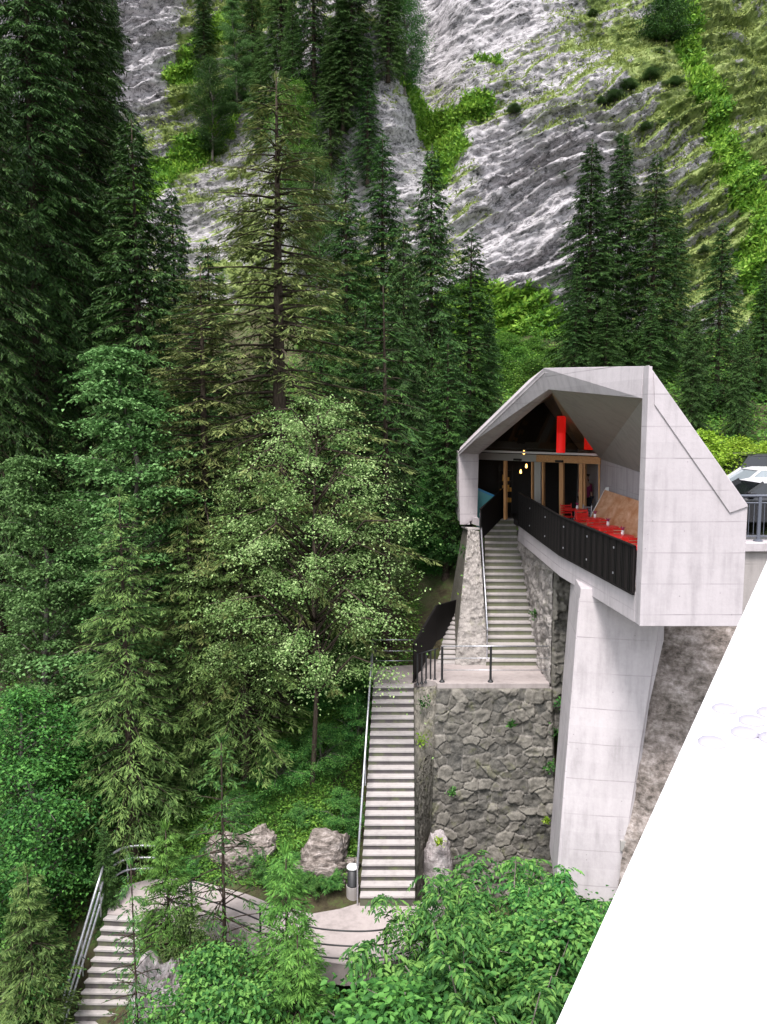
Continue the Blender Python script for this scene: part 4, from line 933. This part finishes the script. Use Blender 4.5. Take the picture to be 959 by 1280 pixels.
def conifer(H, Rm, whorl=.42, nb=6, clear=.08, droop=.25, rise=.1, dens=1.0, m='n_dark', bk='bark', tip=.9, hang=.35, gap=.0, seed=0, bare=0, trunk=None, tw=.5, needle=(.15,.036), curve=.75, limb_r=1.0):
    """returns (trunk mesh, crown mesh) for a spruce like tree, base at the origin"""
    g = np.random.default_rng(seed); tr = trunk or H*.011+.03
    lean = g.normal(0, .004, 2)*H
    def axis(z): return np.array([lean[0]*(z/H)**2, lean[1]*(z/H)**2, z])
    segs = [([tuple(axis(H*t)) for t in np.linspace(0, 1, 14)], tr, .012, 9)]
    segs.append(([(0,0,-.6),(0,0,0),tuple(axis(.5))], tr*1.45, tr*1.0, 9))
    Vs = []; z = H*clear
    while z < H*.985:
        t = (z-H*clear)/(H-H*clear); L = Rm*(1-t)**curve*(.55+.45*min(1, t*6+.2))
        k = max(3, int(round(nb*(1 if t < .8 else .8))))
        a0 = g.uniform(0, 7)
        for i in range(k):
            if g.random() < gap: continue
            a = a0+2*math.pi*i/k+g.normal(0, .25); Lb = L*g.uniform(.62, 1.15)+.12; rs = rise*(.2+1.3*t)+g.normal(0,.05); dr = droop*(1.15-t*.7)
            b0 = axis(z+g.normal(0, .08)); ca, sa = math.cos(a), math.sin(a)
            def P(s): return b0+np.stack([ca*Lb*s, sa*Lb*s, Lb*(rs*s-dr*s*s*1.3+.22*dr*s**4)], -1)
            if Lb > .5: segs.append(([tuple(P(np.array(s))) for s in (0,.35,.7,1.0)], (.008+.010*Lb)*limb_r, .004, 4))
            live = g.random() > bare
            n = max(3, int(Lb/.11*dens)); 
            if not live: n = int(n*.18)
            s = g.uniform(.10 if live else .5, 1, n)**(.8); base = P(s)
            side = g.choice([-1, 1], n); ang = a+side*(math.radians(58)-.35*s)+g.normal(0, .18, n)
            tl = np.minimum(tw*Lb, .95)*(1.12-s)*g.uniform(.5, 1.2, n)+.07
            hg = -hang*g.uniform(.4, 1.5, n)
            D = unit(np.stack([np.cos(ang), np.sin(ang), hg], -1))
            q_ = 6
            for j in range(q_):
                f = (j+g.random(n)*.8)/q_; B = base+D*(tl*f)[:, None]
                s2 = g.choice([-1, 1], n); an2 = ang+s2*.55+g.normal(0,.2,n)
                D2 = unit(np.stack([np.cos(an2), np.sin(an2), hg*1.15-.12*g.random(n)], -1))
                nn = unit(np.stack([g.normal(0,.35,n), g.normal(0,.35,n), np.ones(n)], -1))
                Vs.append(kites(B, D2, nn, (needle[0]*g.uniform(.7,1.5,n)+.12*tl), needle[1]*g.uniform(.7,1.6,n)*(1+.4*tl)))
            # axis tuft
            n2 = max(2, int(Lb/.16*dens)) if live else 1; s = g.uniform(.25, 1.04, n2); B = P(s); D = unit(np.stack([np.full(n2, ca)+g.normal(0,.25,n2), np.full(n2, sa)+g.normal(0,.25,n2), g.normal(-.2,.2,n2)], -1))
            Vs.append(kites(B, D, unit(np.stack([g.normal(0,.3,n2), g.normal(0,.3,n2), np.ones(n2)], -1)), needle[0]*1.5*np.ones(n2), needle[1]*1.4*np.ones(n2)))
        z += whorl*(1-.55*t)*g.uniform(.8, 1.2)
    n2 = 14; B = np.tile(axis(H*.985), (n2,1))+g.normal(0,.03,(n2,3)); D = unit(np.stack([g.normal(0,.35,n2), g.normal(0,.35,n2), np.ones(n2)], -1)); Vs.append(kites(B, D, unit(g.normal(0,1,(n2,3))), np.full(n2, .25), np.full(n2, .04)))
    return wood_mesh('trunk', segs, M[bk]), kmesh('crown', Vs, M[m])
def broadleaf(H, Rm, nbr=150, clear=.2, leafs=300, leaf=(.10,.075), m='l_maple', bk='bark_grey', seed=0, flat=.35, prof=None, spray=.55, trunk=None, droop=.2, irr=True):
    g = np.random.default_rng(seed); tr = trunk or .012*H+.03
    wv = [(0,0,-.5),(0,0,0)]+[(g.normal(0,.02)*H*t, g.normal(0,.02)*H*t, H*t) for t in (.25,.5,.75,.95)]
    wv = np.array(wv); zz_ = wv[:,2]
    def ax(z): return np.array([np.interp(z, zz_, wv[:,0]), np.interp(z, zz_, wv[:,1]), z])
    segs = [([tuple(p) for p in wv], tr*1.2, .02, 8)]; Vs = []
    prof = prof or (lambda t: math.sin(math.pi*min(1, .12+t*.88))**.7)
    for i in range(nbr):
        t = (i+g.random())/nbr; z = H*(clear+(1-clear)*t); a = i*2.39996+g.normal(0, .4); lob = .62+.75*float(fbm(np.array(math.cos(a)*1.1+seed), np.array(math.sin(a)*1.1+t*4.5), seed, 2)); rr = Rm*prof(t)*g.uniform(.3, 1.15)**.6*(lob if irr else 1)
        end = ax(min(z, H*.98))+np.array([rr*math.cos(a), rr*math.sin(a), 0]); st_ = ax(max(H*clear*.6, z-rr*g.uniform(.35,.8)))
        c1 = st_+(end-st_)*.5+np.array([0,0,.12*rr]); endd = end+np.array([0,0,-droop*rr*.3])
        segs.append(([tuple(st_), tuple(c1), tuple(endd)], .008+.014*rr, .004, 4))
        n = int(leafs*(.35+.65*rr/Rm)*g.uniform(.6,1.3)); sp = spray*(.6+.4*rr/Rm)*g.uniform(.8,1.2)
        u_ = g.uniform(.45, 1.05, n)[:, None]; B = st_*(1-u_)**2+2*c1*u_*(1-u_)+endd*u_**2
        off = g.normal(0, 1, (n,3))*np.array([sp, sp, sp*flat])*(.35+.5*u_)
        off[:,2] -= droop*(off[:,0]**2+off[:,1]**2)/(sp+.01)*.5
        B = B+off
        an = g.uniform(0, 2*math.pi, n); D = unit(np.stack([np.cos(an)+math.cos(a)*.5, np.sin(an)+math.sin(a)*.5, g.normal(-.25,.3,n)], -1))
        nn = unit(np.stack([g.normal(0,.45,n), g.normal(0,.45,n), np.ones(n)], -1)); l_ = leaf[0]*g.uniform(.6,1.3,n)
        Vs.append((folded if leaf[0] >= .07 else kites)(B, D, nn, l_, l_*leaf[1]/leaf[0]))
    return wood_mesh('trunk', segs, M[bk]), kmesh('crown', Vs, M[m])
def pinnate(H, Rm, nst=26, ncl=8, m='l_green', seed=0, lf=(.13,.05), pairs=6, rl=.42):
    """shrub of arching stems carrying feather leaves"""
    g = np.random.default_rng(seed); segs = []; Vs = []
    for i in range(nst):
        a = g.uniform(0, 2*math.pi); rr = Rm*math.sqrt(g.random()); h = H*g.uniform(.55,1)*math.sqrt(max(.05, 1-(rr/Rm)**2*.75))
        p0 = np.array([.15*math.cos(a), .15*math.sin(a), -.2]); p2 = np.array([rr*math.cos(a), rr*math.sin(a), h]); p1 = np.array([rr*.35*math.cos(a), rr*.35*math.sin(a), h*.75])
        segs.append(([tuple(p0), tuple(p1), tuple(p2)], .022, .006, 5))
        for c in range(ncl*3):
            u_ = 1-.75*(g.random()**1.6); o = p0*(1-u_)**2+2*p1*u_*(1-u_)+p2*u_**2
            b = g.uniform(0, 2*math.pi); L_ = rl*g.uniform(.7,1.3); up = g.uniform(.0,.6)
            dirh = np.array([math.cos(b), math.sin(b), 0]); s = np.linspace(.15,1,pairs)
            pts = o+dirh*(L_*s)[:,None]+np.array([0,0,1])*(L_*(up*s-.75*s*s))[:,None]
            ax_ = unit(np.gradient(pts, axis=0)); sd_ = np.array([-math.sin(b), math.cos(b), 0])
            for sg in (-1,1):
                D = unit(ax_*.55+sd_*sg+np.array([0,0,-.25])+g.normal(0,.12,(pairs,3))); nn = unit(np.array([0,0,1])+g.normal(0,.25,(pairs,3)))
                l_ = lf[0]*(1-.35*np.abs(s-.55))*g.uniform(.85,1.15,pairs); Vs.append(folded(pts, D, nn, l_, l_*lf[1]/lf[0]))
            Vs.append(kites(pts[-1:], ax_[-1:], np.array([[0,0,1.]]), np.array([lf[0]]), np.array([lf[1]])))
    return wood_mesh('stems', segs, M['bark_grey']), kmesh('foliage', Vs, M[m])
PROTO = {}
def proto(k, fn):
    PROTO[k] = fn
    return fn
proto('dense', conifer(20, 3.3, .40, 7, .03, .42, .10, 1.5, 'n_dark', seed=1, hang=.6))
proto('dense2', conifer(20, 3.3, .42, 6, .05, .40, .08, 1.45, 'n_fir', seed=2, hang=.5))
proto('tall', conifer(28, 3.6, .42, 7, .16, .5, .05, 1.5, 'n_dark', seed=3, hang=.75, curve=.55))
proto('olive', conifer(20, 3.5, .42, 6, .14, .28, .08, 1.35, 'n_olive', seed=4, hang=.45, bare=.2, gap=.17, trunk=.30, curve=.62, limb_r=1.5, needle=(.13,.028)))
proto('slim', conifer(16, 2.0, .36, 6, .10, .35, .10, 1.4, 'n_fir', seed=6, hang=.5, gap=.1, curve=.6))
proto('thin', conifer(12, 1.6, .34, 5, .42, .30, .05, .9, 'n_fir', seed=8, hang=.4, gap=.2, bare=.25, trunk=.14))
proto('larch', conifer(11, 2.1, .30, 6, .12, .25, .12, 1.4, 'n_larch', seed=9, hang=.35, gap=.08, needle=(.11,.026), bare=.05))
proto('young', conifer(4, 1.15, .17, 7, .02, .22, .22, 1.7, 'n_young', seed=10, hang=.2, needle=(.08,.02), tw=.6))
proto('sapling', conifer(5, .9, .22, 5, .25, .15, .12, .9, 'n_fir', seed=11, hang=.3, needle=(.08,.022), gap=.15, bare=.3, trunk=.045))
proto('maple', broadleaf(15, 4.0, 105, .08, 820, (.12,.07), 'l_maple', seed=12, flat=.11, spray=.66, droop=.35, prof=lambda t: (1-t)**.85*(.75+.25*min(1,t*4))+.07))
proto('birch', broadleaf(11, 3.3, 84, .33, 430, (.075,.05), 'l_birch', bk='bark', seed=13, flat=.30, spray=.42, droop=.8, trunk=.085, prof=lambda t: .25+.75*math.sin(math.pi*min(1,.15+t*.8))**.8))
proto('leafy', broadleaf(7, 2.2, 90, .05, 480, (.085,.05), 'l_under', seed=14, flat=.4, spray=.5, droop=.2))
proto('leafy_bright', broadleaf(3, 1.5, 64, .02, 420, (.07,.042), 'l_green', seed=15, flat=.35, spray=.27, droop=.25))
proto('feather', pinnate(3.2, 2.1, 50, 9, seed=16, lf=(.105,.042), rl=.36, pairs=7))
proto('feather2', pinnate(2.4, 1.5, 40, 9, seed=17, m='l_green', lf=(.085,.036), rl=.28))
proto('shoot', pinnate(2.2, .22, 7, 10, seed=18, m='l_green', lf=(.06,.03), rl=.2))
proto('bush_far', broadleaf(2.6, 2.0, 70, .02, 300, (.11,.07), 'l_yellow', seed=19, flat=.5, spray=.42))
PH = dict(dense=20, dense2=20, tall=28, olive=20, slim=16, thin=12, larch=11, young=4, sapling=5, maple=15, birch=11, leafy=7, leafy_bright=3, feather=3.2, feather2=2.4, shoot=2.2, bush_far=2.6)
used_k = {}
def plant(kind, loc, h, wide=1.0, rz=None, label='', cat='tree', group=None, name=None, m=None):
    t, c = PROTO[kind]; s = h/PH[kind]
    nm = name or {'dense':'spruce_tree','dense2':'spruce_tree','tall':'spruce_tree','olive':'spruce_tree','slim':'fir_tree','thin':'fir_tree','larch':'larch_tree','young':'young_spruce','sapling':'sapling','maple':'maple_tree','birch':'birch_tree'}.get(kind, 'shrub')
    e = empty(nm, loc, rz if rz is not None else random.uniform(0, 6.28), label, cat, group)
    e.scale = (s*wide, s*wide, s)
    ot = bpy.data.objects.new('trunk' if kind not in ('feather','feather2','shoot') else 'stems', t); col.objects.link(ot); ot.parent = e
    oc = bpy.data.objects.new('crown' if cat == 'tree' else 'foliage', c); col.objects.link(oc); oc.parent = e
    if m:
        oc.material_slots[0].link = 'OBJECT'; oc.material_slots[0].material = M[m]
    return e
def tree(kind, px, py, Y, wide=1.0, label='', base=None, **kw):
    """crown top at (px,py) of the photo, distance Y, trunk foot on the ground"""
    p = U(px, py, Y); b = gz(p.x, p.y) if base is None else base
    return plant(kind, V3(p.x, p.y, b-.15), p.z-b+.15, wide, label=label, **kw)
# --- left: tall dark spruces, tops above the picture
tree('tall', 20, -150, 33, 1.0, 'tall dark spruce filling the upper left edge, leftmost of the big spruces')
tree('tall', 75, -230, 37, 1.05, 'tallest dark spruce at the upper left, its top cut by the picture edge')
tree('tall', 118, -40, 40, .9, 'dark spruce bordering the pale scree at the upper left')
tree('tall', -45, -30, 29, .9, 'dark spruce at the far left edge with bare lower trunk')
tree('dense', 165, 140, 31, 1.10, 'mid height dark green spruce below the scree')
tree('dense2', 60, 60, 44, 1.40, 'spruce standing behind the tallest dark spruces at the left')
tree('dense', 215, 230, 39, 1.04, 'shorter spruce between the mid height spruce and the olive one', )
tree('slim', 262, 300, 36, 1.30, 'slender green spruce just left of the bare olive spruce')
# --- centre
tree('olive', 343, 88, 25, 1.35, 'big olive brown spruce with bare branches in the centre left')
tree('olive', 250, 330, 24.5, 1.3, 'lower olive spruce left of the big olive one')
tree('larch', 300, 560, 22.5, 1.15, 'olive green larch below the big olive spruce')
tree('dense2', 432, 190, 39, 0.98, 'dark fir rising just right of the olive spruce')
tree('dense2', 478, 165, 41, 1.16, 'dark green fir left of the pair against the cliff')
tree('dense', 540, 180, 37, 0.98, 'dark fir with straight trunk against the pale cliff foot')
tree('slim', 588, 285, 39, 1.30, 'thin fir right of the dark firs in front of the cliff')
tree('dense', 612, 370, 41, 0.93, 'small dark fir left of the bright green gully foot')
tree('dense', 505, 270, 33, 0.83, 'dark fir behind the pale birch')
tree('dense2', 400, 300, 33, 0.94, 'green fir between the olive spruce and the birch')
tree('slim', 455, 380, 30, 1.04, 'fir directly behind the birch crown')
tree('slim', 560, 420, 31, 1.21, 'dark fir left of the cafe roof')
tree('leafy', 600, 600, 34, 1.3, 'leafy dark tree behind the left edge of the cafe')
tree('leafy', 545, 590, 31.5, 1.0, 'leafy tree between birch and cafe')
tree('thin', 484, 350, 26.8, 1.2, 'thin dark trunked fir behind the small lower landing')
tree('birch', 385, 478, 22.2, .88, 'pale leaved birch with slender trunk in the centre', rz=.6)
tree('birch', 318, 575, 22.8, .82, 'second pale birch leaning over the left, lower than the central one', rz=2.2)
tree('birch', 478, 560, 27.5, .5, 'slim pale birch behind the small lower landing', rz=4)
tree('dense', 255, 430, 32, 0.99, 'shaded spruce in the gap left of the lower olive spruce')
tree('leafy', 395, 770, 24.5, .8, 'green leafy understorey tree under the birch', cat='tree', name='young_tree')
tree('dense', 330, 420, 36, 1.17, 'shaded spruce hidden behind the big olive one')
tree('dense', 20, 330, 44, 1.40, 'shaded spruce far back between the tall left trunks')
tree('dense', 640, 470, 46, 0.70, 'small spruce at the foot of the bright green gully')
# --- left middle and lower left
tree('maple', 150, 425, 23.5, 1.05, 'big blue green maple with tiered branches at the left')
tree('maple', 40, 560, 22.5, .9, 'lower maple at the left edge beside the big one')
tree('larch', 150, 610, 20.6, .95, 'olive larch with visible trunk in front of the big maple')
tree('larch', 235, 640, 22.6, 1.05, 'drooping olive larch between maple and birch')
tree('leafy', 30, 860, 20.0, 1.1, 'dark leafy tree low at the left edge')
tree('leafy', 110, 900, 21.5, 1.0, 'dark leafy tree under the larch at the lower left')
tree('leafy', 245, 880, 22.8, .7, 'small leafy tree below the drooping larch')
tree('dense2', 130, 1030, 18.6, 1.10, 'dark young spruce left of the curved steel handrail')
tree('young', 35, 1090, 16.6, .8, 'yellow green young spruce at the bottom left corner', m='n_larch')
tree('leafy_bright', -25, 1075, 17.0, .6, 'bright leaved bush at the left edge near the bottom', cat='shrub')
tree('young', 208, 1035, 16.4, .72, 'slim light green spruce between left steps and path railing')
tree('sapling', 275, 925, 17.0, 1.0, 'thin grey green sapling in front of the path railing')
tree('young', 357, 1066, 14.9, .72, 'bright young spruce in front of the path at the bottom')
tree('young', 372, 1168, 13.4, .75, 'fresh green spruce at the bottom edge')
tree('sapling', 165, 1080, 14.6, .7, 'thin twiggy sapling in front of the left steps')
tree('leafy_bright', 268, 1178, 14.4, .85, 'light green leafy bush left of the bright young spruce', cat='shrub')
tree('leafy_bright', 292, 1222, 13.0, .8, 'light green leafy bush at the bottom edge left of the fresh spruce', cat='shrub')
tree('leafy_bright', 238, 1140, 16.0, .55, 'low bush at the foot of the slim light green spruce', cat='shrub', m='n_larch')
for px, py, Y, w, k_, lb in [(432,795,25.0,.9,'leafy_bright','leafy shrub left of the lower landing'), (448,868,23.6,.7,'leafy_bright','shrub beside the upper part of the long flight handrail'), (400,905,22.8,.9,'leafy_bright','shrub on the bank halfway between birch trunk and handrail'), (345,925,22.4,.9,'leafy_bright','shrub at the foot of the big olive spruce'), (428,985,21.3,.7,'leafy_bright','shrub above the large pale boulder'), (300,985,21.4,.8,'leafy_bright','shrub above the jagged grey boulder'), (375,1000,21.2,.6,'feather2','feathery low shrub on the bank between the boulders')]:
    tree(k_, px, py, Y, w*1.4, lb, cat='shrub')
for x_, y_, lb in [(-1.9,19.75,'small fern like plant at the inner edge of the path near the bollard lamp'), (-2.5,19.9,'low fern like plant under the large boulder'), (-3.6,20.1,'low fern like plant between the two big boulders'), (-5.2,19.9,'low fern like plant left of the jagged grey boulder'), (-1.35,19.45,'fern like plant right against the bollard lamp foot'), (-1.75,19.4,'fern like plant second from the bollard lamp'), (-2.3,19.45,'fern like plant on the soil in front of the large boulder'), (-3.0,19.6,'fern like plant on the soil left of the large boulder')]:
    plant('feather2', V3(x_, y_, gz(x_, y_)-.05), .6, 1.3, label=lb, cat='plant', name='fern')
# --- bottom centre shrubs
tree('feather', 565, 1088, 15.7, .88, 'broad shrub of feathery leaves in front of the stair foot', cat='shrub')
tree('feather', 462, 1206, 13.2, .65, 'feather leaved shrub at the bottom edge, left of the broad one', cat='shrub')
tree('feather', 590, 1160, 13.4, .95, 'feather leaved shrub in the middle of the bottom edge', cat='shrub')
tree('feather2', 640, 1078, 16.6, 1.25, 'shrub in front of the dark stone wall', cat='shrub')
tree('feather2', 690, 1120, 15.4, 1.25, 'shrub at the foot of the concrete pier', cat='shrub')
tree('leafy_bright', 720, 1130, 14.6, 1.2, 'dense green shrub beside the white parapet', cat='shrub')
tree('feather', 655, 1180, 13.0, .9, 'green shrub at the bottom near the parapet', cat='shrub')
tree('leafy_bright', 520, 1235, 12.4, 1.1, 'dark green shrub lowest at the bottom edge', cat='shrub', m='l_under')
tree('feather2', 425, 1228, 12.4, .9, 'small feathery shrub below the path', cat='shrub')
tree('shoot', 706, 1060, 15.9, 1.0, 'tall thin leafy shoot in front of the pale pier', cat='shrub')
tree('shoot', 652, 1078, 16.4, 1.1, 'leafy shoot in front of the dark stone wall', cat='shrub')
tree('shoot', 745, 1098, 15.2, .8, 'short shoot by the lower right of the pier', cat='shrub')
# --- right, behind the building
G = 'dark spruces standing behind the cafe'
tree('dense', 742, 172, 46, 1.27, 'leftmost tall spruce of the group behind the cafe roof', group=G)
tree('dense', 778, 168, 48, 1.24, 'tallest spruce of the group behind the cafe roof', group=G)
tree('dense2', 822, 192, 46, 1.24, 'third tall spruce from the left behind the cafe roof', group=G)
tree('dense2', 848, 245, 49, 1.08, 'narrow spruce at the right of the group behind the cafe roof', group=G)
tree('dense2', 905, 275, 41, 1.24, 'broad spruce above the parked cars', group=G)
tree('dense', 958, 330, 43, 1.24, 'spruce cut by the right edge above the cars', group=G)
tree('dense2', 722, 330, 44, 1.08, 'shorter spruce at the left foot of the spruce group', group=G)
tree('dense2', 760, 360, 41, 1.32, 'lighter low spruce right above the cafe roof', group=G)
tree('dense', 870, 380, 38, 1.04, 'low spruce right of the cafe roof slope', group=G)
tree('dense2', 815, 370, 39, 1.17, 'low spruce above the top corner of the cafe', group=G)
tree('dense', 930, 400, 37, 1.04, 'dark spruce directly above the black car', group=G)
for i, (px, py, Y, lb) in enumerate([(880,540,31,'leftmost yellow green bush behind the cafe roof slope'), (925,548,32.5,'yellow green bush right behind the black car'), (965,552,33,'yellow green bush cut by the right edge')]):
    tree('bush_far', px, py, Y, 1.1, lb, cat='shrub')
# --- trees on the mountain ledges
def ctree(kind, px, py_top, h, wide, label, **kw):
    x, z = 0, 0; hpx = h*F/75
    x, z = cl(px, py_top+hpx*.92); y = float(cliff_y(np.array(x), np.array(z))); p = V3(x, y-1.5, z-.8)
    return plant(kind, p, h, wide, label=label, **kw)
CT = [(300,15,11,'maple','pale bushy tree high on the cliff ledge left of the buttress','l_maple'), (355,-50,14,'dense','dark fir high on the buttress, left one','n_mid'), (395,-60,15,'dense2','dark fir high on the buttress, middle one',None), (440,-70,15,'dense','dark fir high on the buttress, right one',None),
      (485,-40,11,'dense','fir at the right end of the buttress top','n_mid'), (330,60,10,'dense','fir below the pale bushy ledge tree','n_mid'), (415,80,11,'dense2','fir halfway down the buttress','n_mid'), (460,100,10,'dense2','fir above the dark fir group on the buttress',None),
      (270,90,8,'leafy','leafy tree on the ledge right of the bright grass','n_fir'), (375,140,9,'leafy','leafy tree on the buttress behind the olive spruce','l_bank'), (505,10,8,'leafy','dark leafy tree at the rim beside the grey cliff',None), (260,-30,9,'dense','fir at the very top right of the scree',None),
      (826,5,3.5,'bush_far','dark bush high on the green gully rim at the right','n_fir'), (395,225,9,'leafy','leafy tree at the cliff foot behind the olive spruce','n_mid'),
      (320,-40,12,'dense2','tall fir at the top edge above the pale bushy tree',None), (430,20,11,'dense','fir on the buttress shoulder','n_mid'), (370,40,11,'dense2','fir in the middle of the buttress cluster','n_mid'), (150,-20,9,'slim','slim fir on the rim left of the scree',None)]
for px, py, h, k_, lb, m_ in CT: ctree(k_, px, py, h, 1.0 if k_ in ('dense','dense2','slim') else .8, lb, m=m_)
for px, py, Y, w, lb in [(650,425,54,1.3,'bright leafy bush at the foot of the green gully, left one'), (678,440,52,1.3,'bright leafy bush at the foot of the green gully, right one'), (625,450,50,1.2,'green bush left of the gully foot bushes'), (700,455,50,1.2,'green bush just left of the spruce group behind the cafe'), (662,462,48,1.2,'low green bush right above the cafe ridge')]:
    tree('leafy', px, py, Y, w*1.3, lb, cat='shrub', m='l_under')
for px, py, Y, w, lb in [(633,416,53,1.5,'round green bush highest left below the gully'), (668,422,52,1.5,'round green bush highest right below the gully'), (650,434,49,1.3,'round green bush between the paired bushes below the gully'), (688,436,50,1.4,'round green bush touching the foot of the spruce group'), (625,440,48,1.2,'round green bush beside the small spruce below the gully'), (668,448,46,1.1,'low round bush just over the cafe ridge')]:
    tree('bush_far', px, py, Y, w, lb, cat='shrub', m='l_bank')
# --- small bushes on the cliff
bs = [(640,128),(745,118),(762,112),(780,98),(800,150),(818,60),(835,95),(806,85),(870,300),(720,150),(735,12),(860,130),(830,145),(770,165),(700,210)]
for i, (px, py) in enumerate(bs):
    ctree('bush_far', px, py, random.uniform(.45,.85), random.uniform(.8,1.5), 'tiny dark bush clinging to a ledge of the layered cliff', cat='shrub', group='tiny bushes on the cliff ledges', m='l_cliffdark')

# ------------------------------------------------------------------ undergrowth (countless small leaves)
def scatter(n, x0, x1, y0, y1, dens=None):
    x = rng.uniform(x0, x1, n); y = rng.uniform(y0, y1, n)
    keep = vnoise(x*.8, y*.8, 55) > .28
    if dens is not None: keep &= dens(x, y)
    return x[keep], y[keep]
def scatter2(n, x0, x1, y0, y1): return rng.uniform(x0, x1, n), rng.uniform(y0, y1, n)
def clear_path(x, y):
    p = (y > 16.9) & (y < 20.0) & (x > -7.2) & (x < 2)         # leave the path open
    b = (x > -1.0) & (x < 7.4) & (y > 17.8) & (y < 25.3)       # stairs and walls
    c = (x > 1.4) & (y > 17) & (y < 31.5)
    r = (x > 7.0) & (y < 34.5)
    l = (x > -8.6) & (x < -5.2) & (y > 14.8) & (y < 19.4)
    return ~(p | b | c | r | l)
x, y = scatter(80000, -24, 10, 11, 46, clear_path); z = ground(x, y)
Vs = []
for k in range(5):
    n = len(x); h = rng.uniform(.05, .45, n)*vnoise(x*.7+3, y*.7, 66)*1.5; an = rng.uniform(0, 6.28, n)
    B = np.stack([x+rng.normal(0,.1,n), y+rng.normal(0,.1,n), z+h-.02], -1); D = unit(np.stack([np.cos(an), np.sin(an), rng.normal(.0,.35,n)], -1)); nn = unit(np.stack([rng.normal(0,.5,n), rng.normal(0,.5,n)-.3, np.ones(n)], -1))
    L_ = rng.uniform(.05,.13,n); Vs.append(kites(B, D, nn, L_, L_*.5))
x3, y3 = scatter2(32000, -6.5, -.72, 19.3, 28); z3 = ground(x3, y3); k_ = ~((z3 < -11.95) & (y3 < 19.8)); x3, y3, z3 = x3[k_], y3[k_], z3[k_]; n = len(x3)
for k in range(2):
    B = np.stack([x3, y3, z3+rng.uniform(0,.3,n)*fbm(x3*1.5, y3*1.5, 8, 2)*1.6], -1); D = unit(np.stack([rng.normal(0,1,n), rng.normal(-.3,1,n), rng.normal(.1,.5,n)], -1)); L_ = rng.uniform(.04,.11,n)
    Vs.append(kites(B, D, unit(np.stack([rng.normal(0,.5,n), rng.normal(-.3,.5,n), np.ones(n)], -1)), L_, L_*.5))
x2, y2 = scatter(70000, -6, 32, 34.5, 61); z2 = ground(x2, y2); n = len(x2)
for k in range(2):
    B = np.stack([x2+rng.normal(0,.15,n), y2, z2+rng.uniform(0,.6,n)], -1); D = unit(np.stack([rng.normal(0,1,n), rng.normal(0,1,n), rng.normal(0,.4,n)], -1)); L_ = rng.uniform(.10,.26,n)
    Vs.append(kites(B, D, unit(np.stack([rng.normal(0,.4,n), rng.normal(-.4,.4,n), np.ones(n)], -1)), L_, L_*.5))
tag(link('undergrowth', kmesh('undergrowth', Vs, M['l_bank'])), 'low leafy undergrowth and ferns covering the forest slope', None, kind='stuff')
x, y = scatter(26000, -5, -.7, 20.0, 25.5); z = ground(x, y); n = len(x)
B = np.stack([x, y, z-.02], -1); D = unit(np.stack([rng.normal(0,.5,n), rng.normal(-.4,.5,n), np.ones(n)*.8], -1)); nn = unit(rng.normal(0,1,(n,3))); L_ = rng.uniform(.10,.32,n)
tag(link('grass', kmesh('grass', [kites(B, D, nn, L_, np.full(n,.018))], M['l_bank'])), 'long green grass on the bank above the path', None, kind='stuff')
# tufts growing out of the masonry
def tuft(px, py, Y, r, label, m='l_under', n=90):
    p = np.array(U(px, py, Y)); B = p+rng.normal(0, r*.45, (n,3))*np.array([1,.35,1]); D = unit(rng.normal(0,1,(n,3))+np.array([0,-.4,.4])); L_ = rng.uniform(.05,.13,n)
    tag(link('plant', kmesh('plant', [kites(B, D, unit(rng.normal(0,1,(n,3))), L_, L_*.5)], M[m])), label, 'plant', 'small plants growing in the walls')
for a in [(704,880,22.3,.2,'green tuft hanging at the top right edge of the dark stone wall','l_under'), (700,915,22.2,.28,'bushy green tuft on the right edge of the dark stone wall, below the top one','l_under'), (688,958,22.1,.2,'small green tuft on the right of the dark stone wall','l_under'),
          (550,1052,20.3,.12,'yellow green tuft on top of the rounded stone buttress','l_yellow'), (683,1026,21.8,.1,'tiny yellow tuft low on the right of the dark stone wall','l_yellow'), (530,880,22.4,.22,'green tuft high on the mossy cheek wall','l_under'), (527,925,22.0,.22,'pale tuft halfway down the mossy cheek wall','l_yellow'), 
          (588,712,26.5,.3,'mossy green tuft on the wedge wall near its top','l_yellow'), (584,742,26.2,.3,'mossy tuft on the wedge wall below the top one','l_yellow'), (580,690,27.4,.25,'green tuft at the crest of the wedge wall','l_under'), (669,768,24.6,.16,'small green weed on the right side of the upper steps','l_under'), (640,905,22.2,.12,'weed in a joint near the middle of the dark stone wall','l_under'),
          (565,990,21.9,.12,'weed in a joint at the lower left of the dark stone wall','l_under')]: tuft(*a)

# leafy clumps and grass tufts rooted on the mountain ledges
X, Y, Z, g_, br2 = _cliff
gg = g_+(fbm(X*2.2, Z*2.2, 101, 3)-.5)*1.2
def cliff_tufts(mask, n, Lr, m, label):
    ii = np.flatnonzero(mask.ravel()); ii = rng.choice(ii, min(n, len(ii)), replace=False); n = len(ii); out = []
    P = np.stack([X.ravel()[ii], Y.ravel()[ii], Z.ravel()[ii]], -1)
    for k in range(4):
        B = P+rng.normal(0, .14, (n,3)); D = unit(np.stack([rng.normal(0,.7,n), rng.normal(-.5,.5,n), rng.normal(.35,.5,n)], -1)); L_ = rng.uniform(*Lr, n)
        out.append(kites(B, D, unit(rng.normal(0,.6,(n,3))+np.array([0,-.6,.8])), L_, L_*.42))
    tag(link('cliff_plants', kmesh('cliff_plants', out, M[m])), label, None, kind='stuff')
cliff_tufts((br2 > .35) & (gg > .45), 26000, (.2,.5), 'l_cliff', 'bright green low plants filling the gullies of the mountain')
cliff_tufts((br2 <= .35) & (gg > .70) & (ledge > .25) & (Y < 110), 60000, (.12,.34), 'l_moss', 'dull green grass tufts on the rock ledges')
